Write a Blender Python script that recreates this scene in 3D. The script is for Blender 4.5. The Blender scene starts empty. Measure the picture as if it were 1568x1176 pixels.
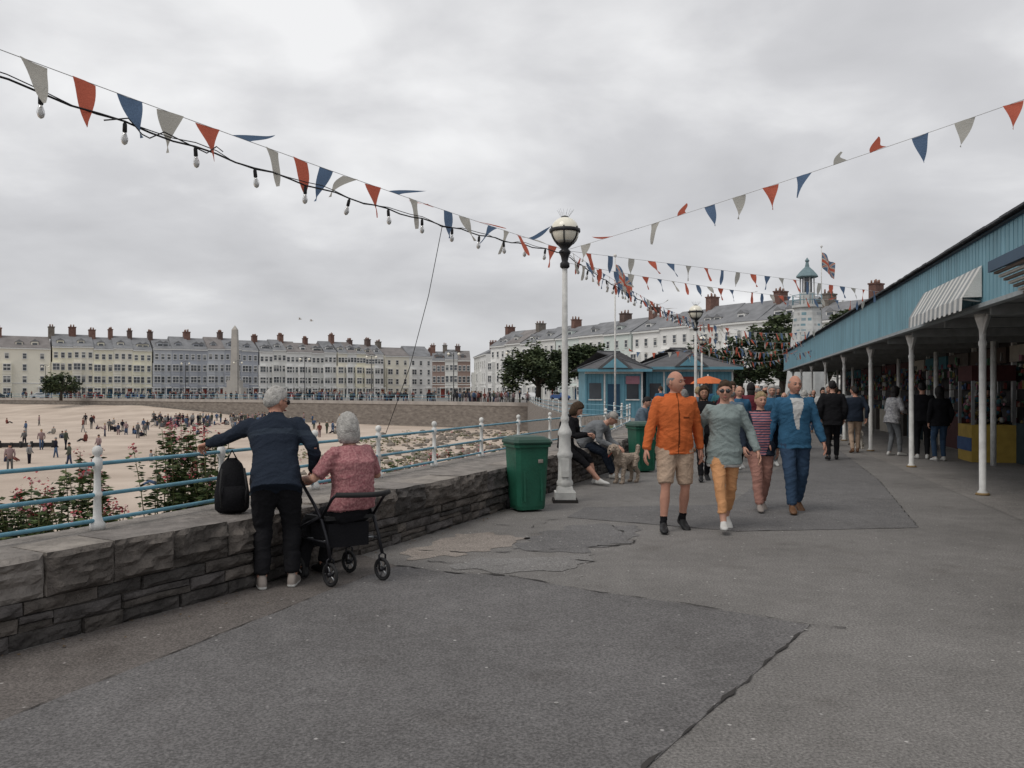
import bpy, math, random
import numpy as np
from mathutils import Vector, Matrix, noise, geometry
from mathutils.bvhtree import BVHTree
random.seed(11)
R=random.random
def U(a,b): return a+(b-a)*random.random()
scene=bpy.context.scene
V=Vector
# ------------------------------------------------------------------ materials
_M={}
def mat(name,col,rough=.8,var=.12,scale=6.,bump=0.,bscale=None,metal=0.,spec=.3,stretch=None,col2=None,trans=0.):
    if name in _M: return _M[name]
    m=bpy.data.materials.new(name); m.use_nodes=True; nt=m.node_tree; N=nt.nodes; L=nt.links
    b=N['Principled BSDF']; b.inputs['Roughness'].default_value=rough; b.inputs['Metallic'].default_value=metal
    b.inputs['Specular IOR Level'].default_value=spec
    tc=N.new('ShaderNodeTexCoord'); mp=N.new('ShaderNodeMapping'); L.new(tc.outputs['Object'],mp.inputs[0])
    if stretch: mp.inputs['Scale'].default_value=stretch
    n=N.new('ShaderNodeTexNoise'); n.inputs['Scale'].default_value=scale; n.inputs['Detail'].default_value=5
    L.new(mp.outputs[0],n.inputs['Vector'])
    r=N.new('ShaderNodeValToRGB'); r.color_ramp.elements[0].position=.3; r.color_ramp.elements[1].position=.7
    c2=col2 if col2 else tuple(min(1,c*(1+var)) for c in col); c1=col if col2 else tuple(c*(1-var) for c in col)
    r.color_ramp.elements[0].color=(*c1,1); r.color_ramp.elements[1].color=(*c2,1)
    L.new(n.outputs['Fac'],r.inputs[0]); L.new(r.outputs[0],b.inputs['Base Color'])
    if bump>0:
        n2=N.new('ShaderNodeTexNoise'); n2.inputs['Scale'].default_value=bscale or scale*3; n2.inputs['Detail'].default_value=6
        L.new(mp.outputs[0],n2.inputs['Vector'])
        bp=N.new('ShaderNodeBump'); bp.inputs['Strength'].default_value=bump; bp.inputs['Distance'].default_value=.05
        L.new(n2.outputs['Fac'],bp.inputs['Height']); L.new(bp.outputs[0],b.inputs['Normal'])
    if trans: b.inputs['Transmission Weight'].default_value=trans
    _M[name]=m; return m
def asphalt(name,col):
    m=bpy.data.materials.new(name); m.use_nodes=True; nt=m.node_tree; N=nt.nodes; L=nt.links
    b=N['Principled BSDF']; b.inputs['Roughness'].default_value=.85; b.inputs['Specular IOR Level'].default_value=.25
    tc=N.new('ShaderNodeTexCoord')
    def nz(s,d,ro=.5):
        n=N.new('ShaderNodeTexNoise'); n.inputs['Scale'].default_value=s; n.inputs['Detail'].default_value=d; n.inputs['Roughness'].default_value=ro
        L.new(tc.outputs['Object'],n.inputs['Vector']); return n
    def ramp(src,p0,p1,c0,c1):
        r=N.new('ShaderNodeValToRGB'); r.color_ramp.elements[0].position=p0; r.color_ramp.elements[1].position=p1
        r.color_ramp.elements[0].color=(*c0,1); r.color_ramp.elements[1].color=(*c1,1); L.new(src,r.inputs[0]); return r
    def mul(a,bb,mode='MULTIPLY',f=1.):
        x=N.new('ShaderNodeMix'); x.data_type='RGBA'; x.blend_type=mode; x.inputs[0].default_value=f
        L.new(a,x.inputs[6]); L.new(bb,x.inputs[7]); return x.outputs[2]
    fine=ramp(nz(62,3,.75).outputs['Fac'],.38,.64,(.62,)*3,(1.38,)*3)
    blot=ramp(nz(.6,7,.62).outputs['Fac'],.3,.7,(.8,.79,.78),(1.18,1.17,1.16))
    mid=ramp(nz(5,6,.7).outputs['Fac'],.3,.7,(.87,.87,.87),(1.13,1.13,1.13))
    stain=ramp(nz(1.7,4,.5).outputs['Fac'],.6,.7,(1,1,1),(.84,.83,.82))
    base=N.new('ShaderNodeRGB'); base.outputs[0].default_value=(*col,1)
    c=mul(base.outputs[0],fine.outputs[0]); c=mul(c,blot.outputs[0]); c=mul(c,mid.outputs[0]); c=mul(c,stain.outputs[0])
    vo=N.new('ShaderNodeTexVoronoi'); vo.inputs['Scale'].default_value=6; L.new(tc.outputs['Object'],vo.inputs['Vector'])
    sp=ramp(vo.outputs['Distance'],.04,.075,(.3,.29,.28),(0,0,0))
    c=mul(c,sp.outputs[0],'ADD',.9)
    vo2=N.new('ShaderNodeTexVoronoi'); vo2.inputs['Scale'].default_value=26; L.new(tc.outputs['Object'],vo2.inputs['Vector'])
    sp2=ramp(vo2.outputs['Distance'],.1,.2,(.07,.068,.065),(0,0,0)); c=mul(c,sp2.outputs[0],'ADD',.9)
    L.new(c,b.inputs['Base Color'])
    n2=nz(95,4,.7); bp=N.new('ShaderNodeBump'); bp.inputs['Strength'].default_value=.6; bp.inputs['Distance'].default_value=.012
    L.new(n2.outputs['Fac'],bp.inputs['Height']); L.new(bp.outputs[0],b.inputs['Normal'])
    return m
def stripes(name,c1,c2,sc,axis='Z',rough=.8):
    m=bpy.data.materials.new(name); m.use_nodes=True; nt=m.node_tree; N=nt.nodes; L=nt.links
    b=N['Principled BSDF']; b.inputs['Roughness'].default_value=rough
    tc=N.new('ShaderNodeTexCoord'); w=N.new('ShaderNodeTexWave'); w.bands_direction=axis; w.inputs['Scale'].default_value=sc
    L.new(tc.outputs['Object'],w.inputs[0]); r=N.new('ShaderNodeValToRGB'); r.color_ramp.interpolation='CONSTANT'
    r.color_ramp.elements[0].color=(*c1,1); r.color_ramp.elements[1].color=(*c2,1); r.color_ramp.elements[1].position=.5
    L.new(w.outputs[0],r.inputs[0]); L.new(r.outputs[0],b.inputs['Base Color']); return m
def cloth(name,col,var=.07): return mat('cloth_'+name,col,.95,var,5,.25,60,spec=.08)
white_paint=mat('white_paint',(.66,.66,.64),.5,.16,7,.08,30)
blue_rail=mat('blue_rail_paint',(.12,.28,.36),.45,.22,8)
black_paint=mat('black_metal',(.02,.02,.022),.45,.1)
rubber=mat('rubber',(.025,.025,.026),.8,.1)
steel=mat('steel',(.35,.36,.37),.35,.1,metal=.8)
cable_m=mat('cable_rubber',(.012,.012,.013),.6,.1)
skin_m=mat('skin',(.5,.28,.205),.6,.09,14,.15,40,spec=.3)
skin2=mat('skin_ruddy',(.48,.25,.18),.65,.12,14,.15,40,spec=.25)
skin3=mat('skin_tan',(.4,.22,.15),.6,.1,14)
eye_w=mat('eye_white',(.6,.57,.54),.4,.02); eye_d=mat('eye_dark',(.02,.015,.01),.3,.02); lip=mat('lips',(.3,.1,.09),.6,.05)
socket=mat('skin_shadowed_lid',(.3,.15,.11),.7,.1)
glass_dark=mat('window_glass',(.06,.068,.078),.15,.5,.5,spec=.6)
sunglass=mat('sunglass_lens',(.01,.01,.012),.1,.02,spec=.7)
# ------------------------------------------------------------------ mesh builder
class MB:
    def __init__(s): s.v=[];s.f=[];s.m=[];s.s=[];s.mats=[]
    def mi(s,m):
        if m not in s.mats: s.mats.append(m)
        return s.mats.index(m)
    def add(s,vs,fs,m,smooth=False):
        o=len(s.v); s.v.extend([tuple(x) for x in vs]); k=s.mi(m)
        for f in fs: s.f.append(tuple(i+o for i in f)); s.m.append(k); s.s.append(smooth)
    def box(s,c,sz,m,rz=0.,taper=1.,M=None):
        x,y,z=sz[0]/2,sz[1]/2,sz[2]/2; vs=[]
        for k,zz in enumerate((-z,z)):
            t=taper if k else 1
            for a,b in((-1,-1),(1,-1),(1,1),(-1,1)): vs.append(V((a*x*t,b*y*t,zz)))
        Rm=Matrix.Rotation(rz,3,'Z') if M is None else M
        vs=[Rm@q+V(c) for q in vs]
        s.add(vs,[(3,2,1,0),(4,5,6,7),(0,1,5,4),(1,2,6,5),(2,3,7,6),(3,0,4,7)],m)
    def obox(s,o,u,v,w,m):
        o,u,v,w=V(o),V(u),V(v),V(w)
        vs=[o,o+u,o+u+v,o+v,o+w,o+u+w,o+u+v+w,o+v+w]
        s.add(vs,[(3,2,1,0),(4,5,6,7),(0,1,5,4),(1,2,6,5),(2,3,7,6),(3,0,4,7)],m)
    def tube(s,pts,rad,m,n=8,smooth=True,cap=True,rnd=False):
        pts=[V(p) for p in pts]
        if not isinstance(rad,(list,tuple)): rad=[rad]*len(pts)
        rad=list(rad)
        if rnd:
            d0=(pts[0]-pts[1]).normalized(); d1=(pts[-1]-pts[-2]).normalized(); r0,r1=rad[0],rad[-1]
            P0=[pts[0]+d0*r0*math.sin(a) for a in(1.35,.8)]; R0=[r0*math.cos(a) for a in(1.35,.8)]
            P1=[pts[-1]+d1*r1*math.sin(a) for a in(.8,1.35)]; R1=[r1*math.cos(a) for a in(.8,1.35)]
            pts=P0+pts+P1; rad=R0+rad+R1
        K=len(pts); T=[]
        for i in range(K):
            a=pts[max(0,i-1)]; b=pts[min(K-1,i+1)]; t=(b-a); T.append(t.normalized() if t.length>1e-9 else V((0,0,1)))
        up=V((0,0,1)) if abs(T[0].z)<.9 else V((0,1,0))
        r=T[0].cross(up).normalized(); vs=[]
        for i in range(K):
            r=(r-T[i]*r.dot(T[i])).normalized(); q=T[i].cross(r)
            for k in range(n):
                a=2*math.pi*k/n; vs.append(pts[i]+(r*math.cos(a)+q*math.sin(a))*rad[i])
        fs=[]
        for i in range(K-1):
            for k in range(n):
                k2=(k+1)%n; fs.append((i*n+k,i*n+k2,(i+1)*n+k2,(i+1)*n+k))
        if cap: fs.append(tuple(range(n))[::-1]); fs.append(tuple((K-1)*n+k for k in range(n)))
        s.add(vs,fs,m,smooth)
    def loft(s,rings,m,n=16,smooth=True):
        vs=[]
        for c,r,f,w,d in rings:
            for k in range(n):
                a=2*math.pi*k/n; ca,sa=math.cos(a),math.sin(a); e=.85
                vs.append(V(c)+V(r)*w*math.copysign(abs(ca)**e,ca)+V(f)*d*math.copysign(abs(sa)**e,sa))
        fs=[];K=len(rings)
        for i in range(K-1):
            for k in range(n):
                k2=(k+1)%n; fs.append((i*n+k,i*n+k2,(i+1)*n+k2,(i+1)*n+k))
        fs.append(tuple(range(n))[::-1]); fs.append(tuple((K-1)*n+k for k in range(n)))
        s.add(vs,fs,m,smooth)
    def lathe(s,prof,c,m,n=16,smooth=True):
        c=V(c); vs=[]
        for r,z in prof:
            for k in range(n):
                a=2*math.pi*k/n; vs.append(c+V((r*math.cos(a),r*math.sin(a),z)))
        fs=[];K=len(prof)
        for i in range(K-1):
            for k in range(n):
                k2=(k+1)%n; fs.append((i*n+k,i*n+k2,(i+1)*n+k2,(i+1)*n+k))
        fs.append(tuple(range(n))[::-1]); fs.append(tuple((K-1)*n+k for k in range(n)))
        s.add(vs,fs,m,smooth)
    def ball(s,c,r,m,n=12,k=8,M=None):
        rr=r if isinstance(r,(tuple,list)) else (r,r,r); vs=[];fs=[]
        for i in range(k+1):
            th=math.pi*i/k
            for j in range(n):
                a=2*math.pi*j/n; p=V((rr[0]*math.sin(th)*math.cos(a),rr[1]*math.sin(th)*math.sin(a),rr[2]*math.cos(th)))
                if M: p=M@p
                vs.append(p+V(c))
        for i in range(k):
            for j in range(n):
                j2=(j+1)%n; fs.append((i*n+j,(i+1)*n+j,(i+1)*n+j2,i*n+j2))
        s.add(vs,fs,m,True)
    def obj(s,name,parent=None,loc=None):
        me=bpy.data.meshes.new(name); me.from_pydata(s.v,[],s.f)
        for m in s.mats: me.materials.append(m)
        me.polygons.foreach_set('material_index',s.m); me.polygons.foreach_set('use_smooth',s.s); me.update()
        ob=bpy.data.objects.new(name,me); scene.collection.objects.link(ob)
        if parent:
            ob.parent=parent; ob.matrix_parent_inverse=Matrix.Translation(-V(parent.location))
        return ob
def root(name,loc=(0,0,0)):
    e=bpy.data.objects.new(name,None); e.location=loc; e.empty_display_size=.3; scene.collection.objects.link(e); return e
# ------------------------------------------------------------------ camera / world / light
cam=bpy.data.cameras.new('camera'); co=bpy.data.objects.new('camera',cam); scene.collection.objects.link(co)
co.location=(0,0,1.6); co.rotation_euler=(math.radians(90),0,0); cam.sensor_width=36; cam.lens=28.7; cam.shift_y=.0077
cam.clip_end=8000; cam.clip_start=.05; scene.camera=co
scene.view_settings.view_transform='Standard'; scene.view_settings.look='None'; scene.view_settings.exposure=0
w=bpy.data.worlds.new("World"); scene.world=w; w.use_nodes=True; nt=w.node_tree; N=nt.nodes; L=nt.links
bg=N['Background']; bg.inputs['Strength'].default_value=.1
sky=N.new('ShaderNodeTexSky'); sky.sky_type='NISHITA'; sky.sun_disc=False
tc=N.new('ShaderNodeTexCoord'); sep=N.new('ShaderNodeSeparateXYZ'); L.new(tc.outputs['Generated'],sep.inputs[0])
def mth(op,a,b):
    x=N.new('ShaderNodeMath'); x.operation=op
    for i,q in enumerate((a,b)):
        if isinstance(q,(int,float)): x.inputs[i].default_value=q
        else: L.new(q,x.inputs[i])
    return x.outputs[0]
zz=mth('ADD',mth('MAXIMUM',sep.outputs[2],0),.26)
cx=mth('DIVIDE',sep.outputs[0],zz); cy=mth('DIVIDE',sep.outputs[1],zz)
cb=N.new('ShaderNodeCombineXYZ'); L.new(cx,cb.inputs[0]); L.new(cy,cb.inputs[1]); cb.inputs[2].default_value=3.7
def skn(sc,de,ro,di):
    n=N.new('ShaderNodeTexNoise'); n.inputs['Scale'].default_value=sc; n.inputs['Detail'].default_value=de; n.inputs['Roughness'].default_value=ro; n.inputs['Distortion'].default_value=di
    L.new(cb.outputs[0],n.inputs['Vector']); return n.outputs['Fac']
fac=mth('ADD',mth('MULTIPLY',skn(.85,4,.45,.2),.55),mth('MULTIPLY',skn(2.4,7,.5,.25),.45))
rp=N.new('ShaderNodeValToRGB'); e=rp.color_ramp.elements; e[0].position=.37; e[0].color=(.50,.50,.515,1); e[1].position=.62; e[1].color=(.86,.86,.865,1)
k=rp.color_ramp.elements.new(.5); k.color=(.615,.615,.63,1)
L.new(fac,rp.inputs[0])
mx=N.new('ShaderNodeMix'); mx.data_type='RGBA'; mx.blend_type='MIX'
hz=mth('MULTIPLY',mth('MAXIMUM',sep.outputs[2],0),9); hz=mth('MINIMUM',hz,1.); L.new(hz,mx.inputs[0])
mx.inputs[6].default_value=(.65,.655,.675,1); L.new(rp.outputs[0],mx.inputs[7])
sc10=N.new('ShaderNodeVectorMath'); sc10.operation='SCALE'; sc10.inputs['Scale'].default_value=10.7; L.new(mx.outputs[2],sc10.inputs[0])
m2=N.new('ShaderNodeMix'); m2.data_type='RGBA'; m2.inputs[0].default_value=.95; L.new(sky.outputs[0],m2.inputs[6]); L.new(sc10.outputs[0],m2.inputs[7])
L.new(m2.outputs[2],bg.inputs[0])
sl=bpy.data.lights.new('sun','SUN'); sl.energy=1.3; sl.angle=math.radians(28); sl.color=(1,.95,.88)
so=bpy.data.objects.new('sun',sl); scene.collection.objects.link(so)
dv=V((-.4,-.35,.85)).normalized()
so.rotation_euler=dv.to_track_quat('Z','Y').to_euler(); so.location=(0,0,30)
sky.sun_rotation=math.atan2(dv.x,dv.y); sky.sun_elevation=math.asin(dv.z)
# ------------------------------------------------------------------ curves of wall and rail
FP=[(-9,-11.2),(-1,-6.7),(2,-4.95),(4.9,-3.12),(6.56,-2.17),(8.6,-1.22),(10.9,-.18),(14,1.0),(16.7,2.1),(20,3.2),(28,4.9),(34,4.8),(38,3.2),(60,2.7),(98,2.7)]
BP=[(-9,-12.2),(-1,-7.6),(2,-5.8),(4,-4.3),(6.2,-3.12),(8.75,-2.12),(9.9,-1.64),(11.4,-1.08),(13.1,-.5),(14.6,.08),(16.4,.75),(20,2.3),(28,4.1),(34,4.0),(38,2.5),(60,2.0),(98,2.0)]
def ci(P,d):
    o=np.linspace(-.7,.7,7); return float(np.mean(np.interp(d+o,[p[0] for p in P],[p[1] for p in P])))
front=lambda d:ci(FP,d)
rail=lambda d:ci(BP,d)
# ------------------------------------------------------------------ ground
sand=mat('sand',(.40,.325,.265),.95,.1,.22,.35,30,col2=(.56,.47,.39))
b=MB(); b.add([(-4000,-600,-3),(4000,-600,-3),(4000,5000,-3),(-4000,5000,-3)],[(0,1,2,3)],sand); b.obj('beach_ground')
asp=asphalt('asphalt_worn',(.183,.176,.169)); asp_d=asphalt('asphalt_patch_dark',(.14,.136,.136)); asp_b=asphalt('asphalt_brown',(.135,.122,.114))
asp_m=asphalt('asphalt_mid',(.145,.142,.142)); conc=asphalt('concrete_light',(.27,.24,.215)); asp_w=asphalt('asphalt_smooth',(.2,.195,.19))
edge=[(rail(d)-.15,d) for d in [-9,-5,-1,1,3,5,7,9,11,13,15,17,20,24,28,31,34,36,38,42,50,60,80,97]]
far=[(-8,106),(-32,125),(-70,150),(-107,170),(-170,185),(-3500,330)]
def poly(pts,z,m,name=None,mb=None):
    tr=geometry.tessellate_polygon([[V((x,y,0)) for x,y in pts]])
    bb=mb or MB(); fs=[]
    for t in tr:
        a,b_,c=[V((*pts[i],0)) for i in t]
        fs.append(t if (b_-a).cross(c-a).z>0 else t[::-1])
    bb.add([(x,y,z) for x,y in pts],fs,m)
    if name: return bb.obj(name)
pl=edge+far+[(-3500,4500),(3500,4500),(3500,-60),(-14,-60)]
poly(pl,0,asp,'promenade_pavement')
def jit(pts,step=.12,amp=.012):
    out=[]
    for i in range(len(pts)):
        a=V(pts[i]);b_=V(pts[(i+1)%len(pts)]);n=max(1,int((b_-a).length/step)); t=(b_-a).normalized(); nn=V((-t.y,t.x))
        for k in range(n):
            p=a+(b_-a)*k/n; q=p+nn*(amp*2*noise.noise(V((p.x*5,p.y*5,1)))) if k else p
            out.append((q.x,q.y))
    return out
main=[(-1.27,7.05),(-1.05,7.5),(-.5,7.2),(-.02,7.09),(.61,6.56),(1.31,6.15),(2.04,5.59),(.57,3.47),(-1.9,0),(-4.05,0),(-2.48,3.96)]
poly(jit(main),.004,asp_d,'asphalt_patch')
strip=[(front(d)+.02,d) for d in [0,1,2,3,4,5,6,7,8]]+[(-1.05,7.5),(-1.27,7.05),(-2.48,3.96),(-4.05,0)]
poly(strip,.0035,asp_b,'asphalt_verge_strip')
p2=[(.7,10.4),(2.57,9.35),(4.78,9.6),(6.65,14.8),(8.9,22.2),(9.6,30),(8.4,30),(7.9,22.2),(4.3,14.3),(3.1,11.6),(1.0,11.3)]
poly(jit(p2),.004,asp_m,'asphalt_path_patch')
poly(jit([(-1.0,7.75),(-1.06,8.2),(-.62,9.2),(-.2,9.25),(.2,8.95),(-.1,8.4),(-.55,7.9)],.07,.09),.004,conc,'concrete_patch')
poly(jit([(.0,8.3),(.3,9.3),(.9,9.9),(1.5,9.7),(1.3,8.7),(.6,8.1)],.07,.1),.004,asp_m,'smooth_patch')
poly(jit([(-.55,7.4),(-.35,7.8),(.3,7.9),(.9,8.05),(.5,7.35),(0,7.2)],.07,.08),.0045,asp_w,'smooth_patch')
crk=mat('crack_dark',(.04,.037,.035),.95,.2)
def crack(mb,pts,wd,amp=.02):
    P=[]
    for i in range(len(pts)-1):
        a=V(pts[i]);b_=V(pts[i+1]);n=max(2,int((b_-a).length/.04)); t=(b_-a).normalized(); nn=V((-t.y,t.x))
        for k in range(n):
            p=a+(b_-a)*k/n; P.append((p+nn*amp*(noise.noise(V((p.x*7,p.y*7,3)))+noise.noise(V((p.x*19,p.y*19,8)))*.5),nn))
    vs=[];fs=[]
    for i,(p,nn) in enumerate(P):
        ww=wd*max(.05,.25+1.9*noise.noise(V((p.x*5,p.y*5,5)))+.5*noise.noise(V((p.x*25,p.y*25,5))))
        vs+= [(p.x+nn.x*ww,p.y+nn.y*ww,.009),(p.x-nn.x*ww,p.y-nn.y*ww,.009)]
        if i: fs.append((2*i-2,2*i-1,2*i+1,2*i))
    mb.add(vs,fs,crk)
b=MB()
crack(b,[(-.02,7.09),(.61,6.56),(1.31,6.15),(2.04,5.59),(.57,3.47),(-1.9,0)],.011)
crack(b,[(-1.05,7.5),(-.5,7.2),(-.02,7.09)],.018,.04); crack(b,[(-1.27,7.05),(-2.48,3.96),(-4.05,0)],.007)
crack(b,[(.7,10.4),(2.57,9.35),(4.78,9.6),(6.65,14.8),(8.9,22.2)],.008); crack(b,[(-1.2,8.3),(-.4,8.1),(.3,8.2),(1.3,8.6),(1.2,9.8)],.02,.07)
crack(b,[(-.8,7.7),(-.2,7.5),(.5,7.75),(1.0,7.6)],.016,.07); crack(b,[(2.04,5.59),(2.3,5.5)],.012); crack(b,[(-.3,9.9),(.2,9.6),(.5,10.2),(.9,10.3)],.012,.06)
b.obj('pavement_cracks')
b=MB(); gum=mat('chewing_gum',(.3,.29,.28),.9,.1); lit=mat('fallen_leaf',(.12,.08,.04),.9,.2)
for i in range(70):
    x,y=U(-2.5,6),U(3.5,16); 
    if x<front(y)+.2: continue
    r_=U(.006,.016); b.add([(x+r_*math.cos(a)*U(.8,1.1),y+r_*math.sin(a)*U(.8,1.1),.008) for a in [k*.785 for k in range(8)]],[tuple(range(8))],gum)
for i in range(160):
    y=U(3.5,18); x=front(y)+.03+abs(random.gauss(0,.16)); s_=U(.008,.022); a=U(0,6); b.add([(x+s_*math.cos(a+k*1.57)*(1 if k%2 else .5),y+s_*math.sin(a+k*1.57)*(1 if k%2 else .5),.01+U(0,.008)) for k in range(4)],[(0,1,2,3)],lit)
b.obj('ground_litter')
# ------------------------------------------------------------------ stone wall
st=[mat('stone_%d'%i,c,.92,.35,7,.8,20) for i,c in enumerate([(.08,.071,.064),(.108,.095,.085),(.06,.055,.052),(.13,.114,.101),(.091,.083,.08)])]
cop=[mat('coping_%d'%i,c,.9,.3,6,.7,18) for i,c in enumerate([(.22,.2,.182),(.185,.168,.155),(.25,.225,.2)])]
mort=mat('mortar',(.04,.037,.035),.95,.2)
def fpos(d,off=0.):
    x=front(d); t=V((front(d+.05)-front(d-.05),.1,0)).normalized(); n=V((t.y,-t.x,0)); return V((x,d,0))+n*off,t,n
rw=root('stone_wall',(front(9),9,0))
b=MB(); cb_=MB()
def block(mb,d0,d1,z0,z1,m,bul,depth=.3,topm=None):
    nx=max(3,int((d1-d0)/.04)); nz_=max(3,int((z1-z0)/.03)); vs=[]; seed=V((R()*50,R()*50,R()*50)); base=U(-.012,.018); sl_=U(-.03,.03)
    for j in range(nz_+1):
        for i in range(nx+1):
            u=i/nx;v=j/nz_; d=d0+(d1-d0)*u; p,t,n=fpos(d)
            e=min(1,min(u,1-u)*(d1-d0)/.035)*min(1,min(v,1-v)*(z1-z0)/.035)
            q=V((d*3,(z0+(z1-z0)*v)*6,0))+seed
            cellv=noise.cell(q*1.3)
            h=base+e*(bul*.7+bul*1.3*noise.fractal(q*2.0,.8,2.1,4)+sl_*(u-.5)+bul*.5*cellv)
            zj=(z0+(z1-z0)*v)+noise.noise(q*1.5)*.01
            p=p+n*h+t*noise.noise(q*1.7)*.01; vs.append(V((p.x,p.y,zj)))
    fs=[(j*(nx+1)+i,j*(nx+1)+i+1,(j+1)*(nx+1)+i+1,(j+1)*(nx+1)+i) for j in range(nz_) for i in range(nx)]
    bor=[i for i in range(nx+1)]+[j*(nx+1)+nx for j in range(1,nz_+1)]+[nz_*(nx+1)+i for i in range(nx-1,-1,-1)]+[j*(nx+1) for j in range(nz_-1,0,-1)]
    o=len(vs); nn=fpos((d0+d1)/2)[2]
    for k in bor: vs.append(vs[k]-nn*depth)
    K=len(bor)
    fs2=[(bor[k],o+k,o+(k+1)%K,bor[(k+1)%K]) for k in range(K)]
    mb.add(vs,fs,m,False); mb.add(vs,[f for f in fs2],topm or m,False)
d=1.5
while d<21:
    l=U(.3,.95)*.9; l=min(l,21-d); block(cb_,d+.006,d+l-.006,.30,.572+U(-.012,.016),random.choice(st+st[:2]+cop[:1]),.045,.42,random.choice(cop)); d+=l
for z0,z1 in((.0,.1),(.107,.2),(.207,.293)):
    d=1.5
    while d<21:
        l=U(.16,.5)
        if R()<.25 and z0<.19:
            block(b,d+.005,d+l-.005,z0,z0+.045,random.choice(st),.014,.2); block(b,d+.005,d+l-.005,z0+.052,z1,random.choice(st),.017,.2)
        else: block(b,d+.005,d+l-.005,z0+U(0,.006),z1-U(0,.006),random.choice(st),.032,.2)
        d+=l
b.obj('stone_courses',rw); cb_.obj('coping_stones',rw)
b=MB()
ds=[-9,-6,-3,0,1.4]+[2+i*.5 for i in range(39)]+[22,24,26,28,30,32,34,36,38,42,50,60,70,80,90,98]
vs=[];fs=[]
for i,d in enumerate(ds):
    p,t,n=fpos(d,-.03 if 1.5<=d<=21 else 0.02); bx=rail(d)-.18
    ht=.566 if 1.4<=d<=21.5 else .572
    vs+=[(p.x,p.y,-.02),(p.x,p.y,ht-.012),(bx,d+.1,ht-.012),(bx,d+.1,-3.1)]
    if i:
        o=4*(i-1)
        for k in range(3): fs.append((o+k,o+4+k,o+5+k,o+1+k))
b.add(vs,[f for i,f in enumerate(fs) if i%3==0],st[1]); b.add(vs,[f for i,f in enumerate(fs) if i%3!=0],cop[0])
b.obj('wall_core',rw)
b=MB(); FW=[(rail(97)-.1,96)]+far[:5]; sw=mat('sea_wall_stone',(.15,.13,.115),.95,.3,1.3,.6,4,stretch=(1,1,3),col2=(.27,.24,.21)); swc=mat('sea_wall_coping',(.36,.33,.3),.9,.15,1)
for i in range(len(FW)-1):
    a=V((*FW[i],0));c=V((*FW[i+1],0)); b.obox(a+V((0,-.3,-3.1)),c-a,V((0,.8,0)),V((0,0,3.0)),sw); b.obox(a+V((0,-.4,-.1)),c-a,V((0,1,0)),V((0,0,.45)),swc)
b.obj('sea_wall')
# raised sand bank against the far wall (left of the bay)
b=MB(); vs=[];fs=[]; K=40
for i in range(K+1):
    t=i/K; px_,py_=lp_=(-32+(-170+32)*t, 0); yw=float(np.interp(-px_,[32,70,107,170],[125,150,170,185]))
    hgt=2.1*min(1,t*4)
    for j,(o,z) in enumerate(((.2,1),(6,.75),(14,.3),(24,0))): vs.append((px_-o*.2,yw-.5-o,-3.0+.02+hgt*z+.12*noise.noise(V((px_*.2,o,1)))*(1 if z else 0)-(0 if z else .1)))
    if i:
        for j in range(3): q=4*(i-1)+j; fs.append((q,q+1,q+5,q+4))
b.add(vs,fs,sand,True); b.obj('sand_bank')
bank=mat('bank_soil',(.16,.14,.09),.95,.4,2.5,.8,9,col2=(.1,.13,.045))
b=MB(); vs=[];fs=[]; dd=[-6+i*.8 for i in range(50)]
for i,d in enumerate(dd):
    for j in range(9):
        u=j/8; x=rail(d)-.12-u*5; z=.32-3.3*u+(.25*noise.noise(V((x*.9,d*.9,2))) if 0<j<8 else 0); vs.append((x,d+u*2.2,z))
for i in range(len(dd)-1):
    for j in range(8): o=i*9+j; fs.append((o,o+1,o+10,o+9))
b.add(vs,fs,bank,True); b.obj('grassy_bank')
# ------------------------------------------------------------------ railing
r=root('seafront_railing',(rail(8),8,.55)); b=MB(); rb=MB()
pd=[1.2,2.5,3.8,5.0,6.2,7.42,8.75,9.95,11.4,13.1,14.7,16.4]+[18.2+i*2 for i in range(9)]+[38,42,46,50,55,60,66,72,78,84,90,96]
for d in pd:
    x=rail(d); n=14 if d<18 else 6
    b.lathe([(.055,.555),(.055,.6),(.04,.62),(.03,.66),(.027,.8),(.035,.81),(.035,.83),(.026,.85),(.024,1.0),(.036,1.02),(.036,1.09),(.02,1.105),(.02,1.115),(.034,1.13),(.038,1.155),(.03,1.18),(.008,1.192)],(x,d,0),white_paint,n)
for z in(1.055,.82,.625):
    pts=[(rail(d),d,z+.0) for d in ([1.2+i*.45 for i in range(80)]+pd[21:])]
    rb.tube(pts,.016,blue_rail,8)
b.obj('posts',r); rb.obj('rails',r)
b=MB()
for i in range(len(far)-2):
    a=V((*far[i],0));c=V((*far[i+1],0)); L_=(c-a).length; k=int(L_/2.5)
    for j in range(k):
        p=a+(c-a)*j/k; b.tube([p+V((0,0,.35)),p+V((0,0,1.2))],.05,white_paint,4)
    for z in(.7,1.15): b.tube([a+V((0,0,z)),c+V((0,0,z))],.03,blue_rail,4)
b.obj('far_railing')
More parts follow.
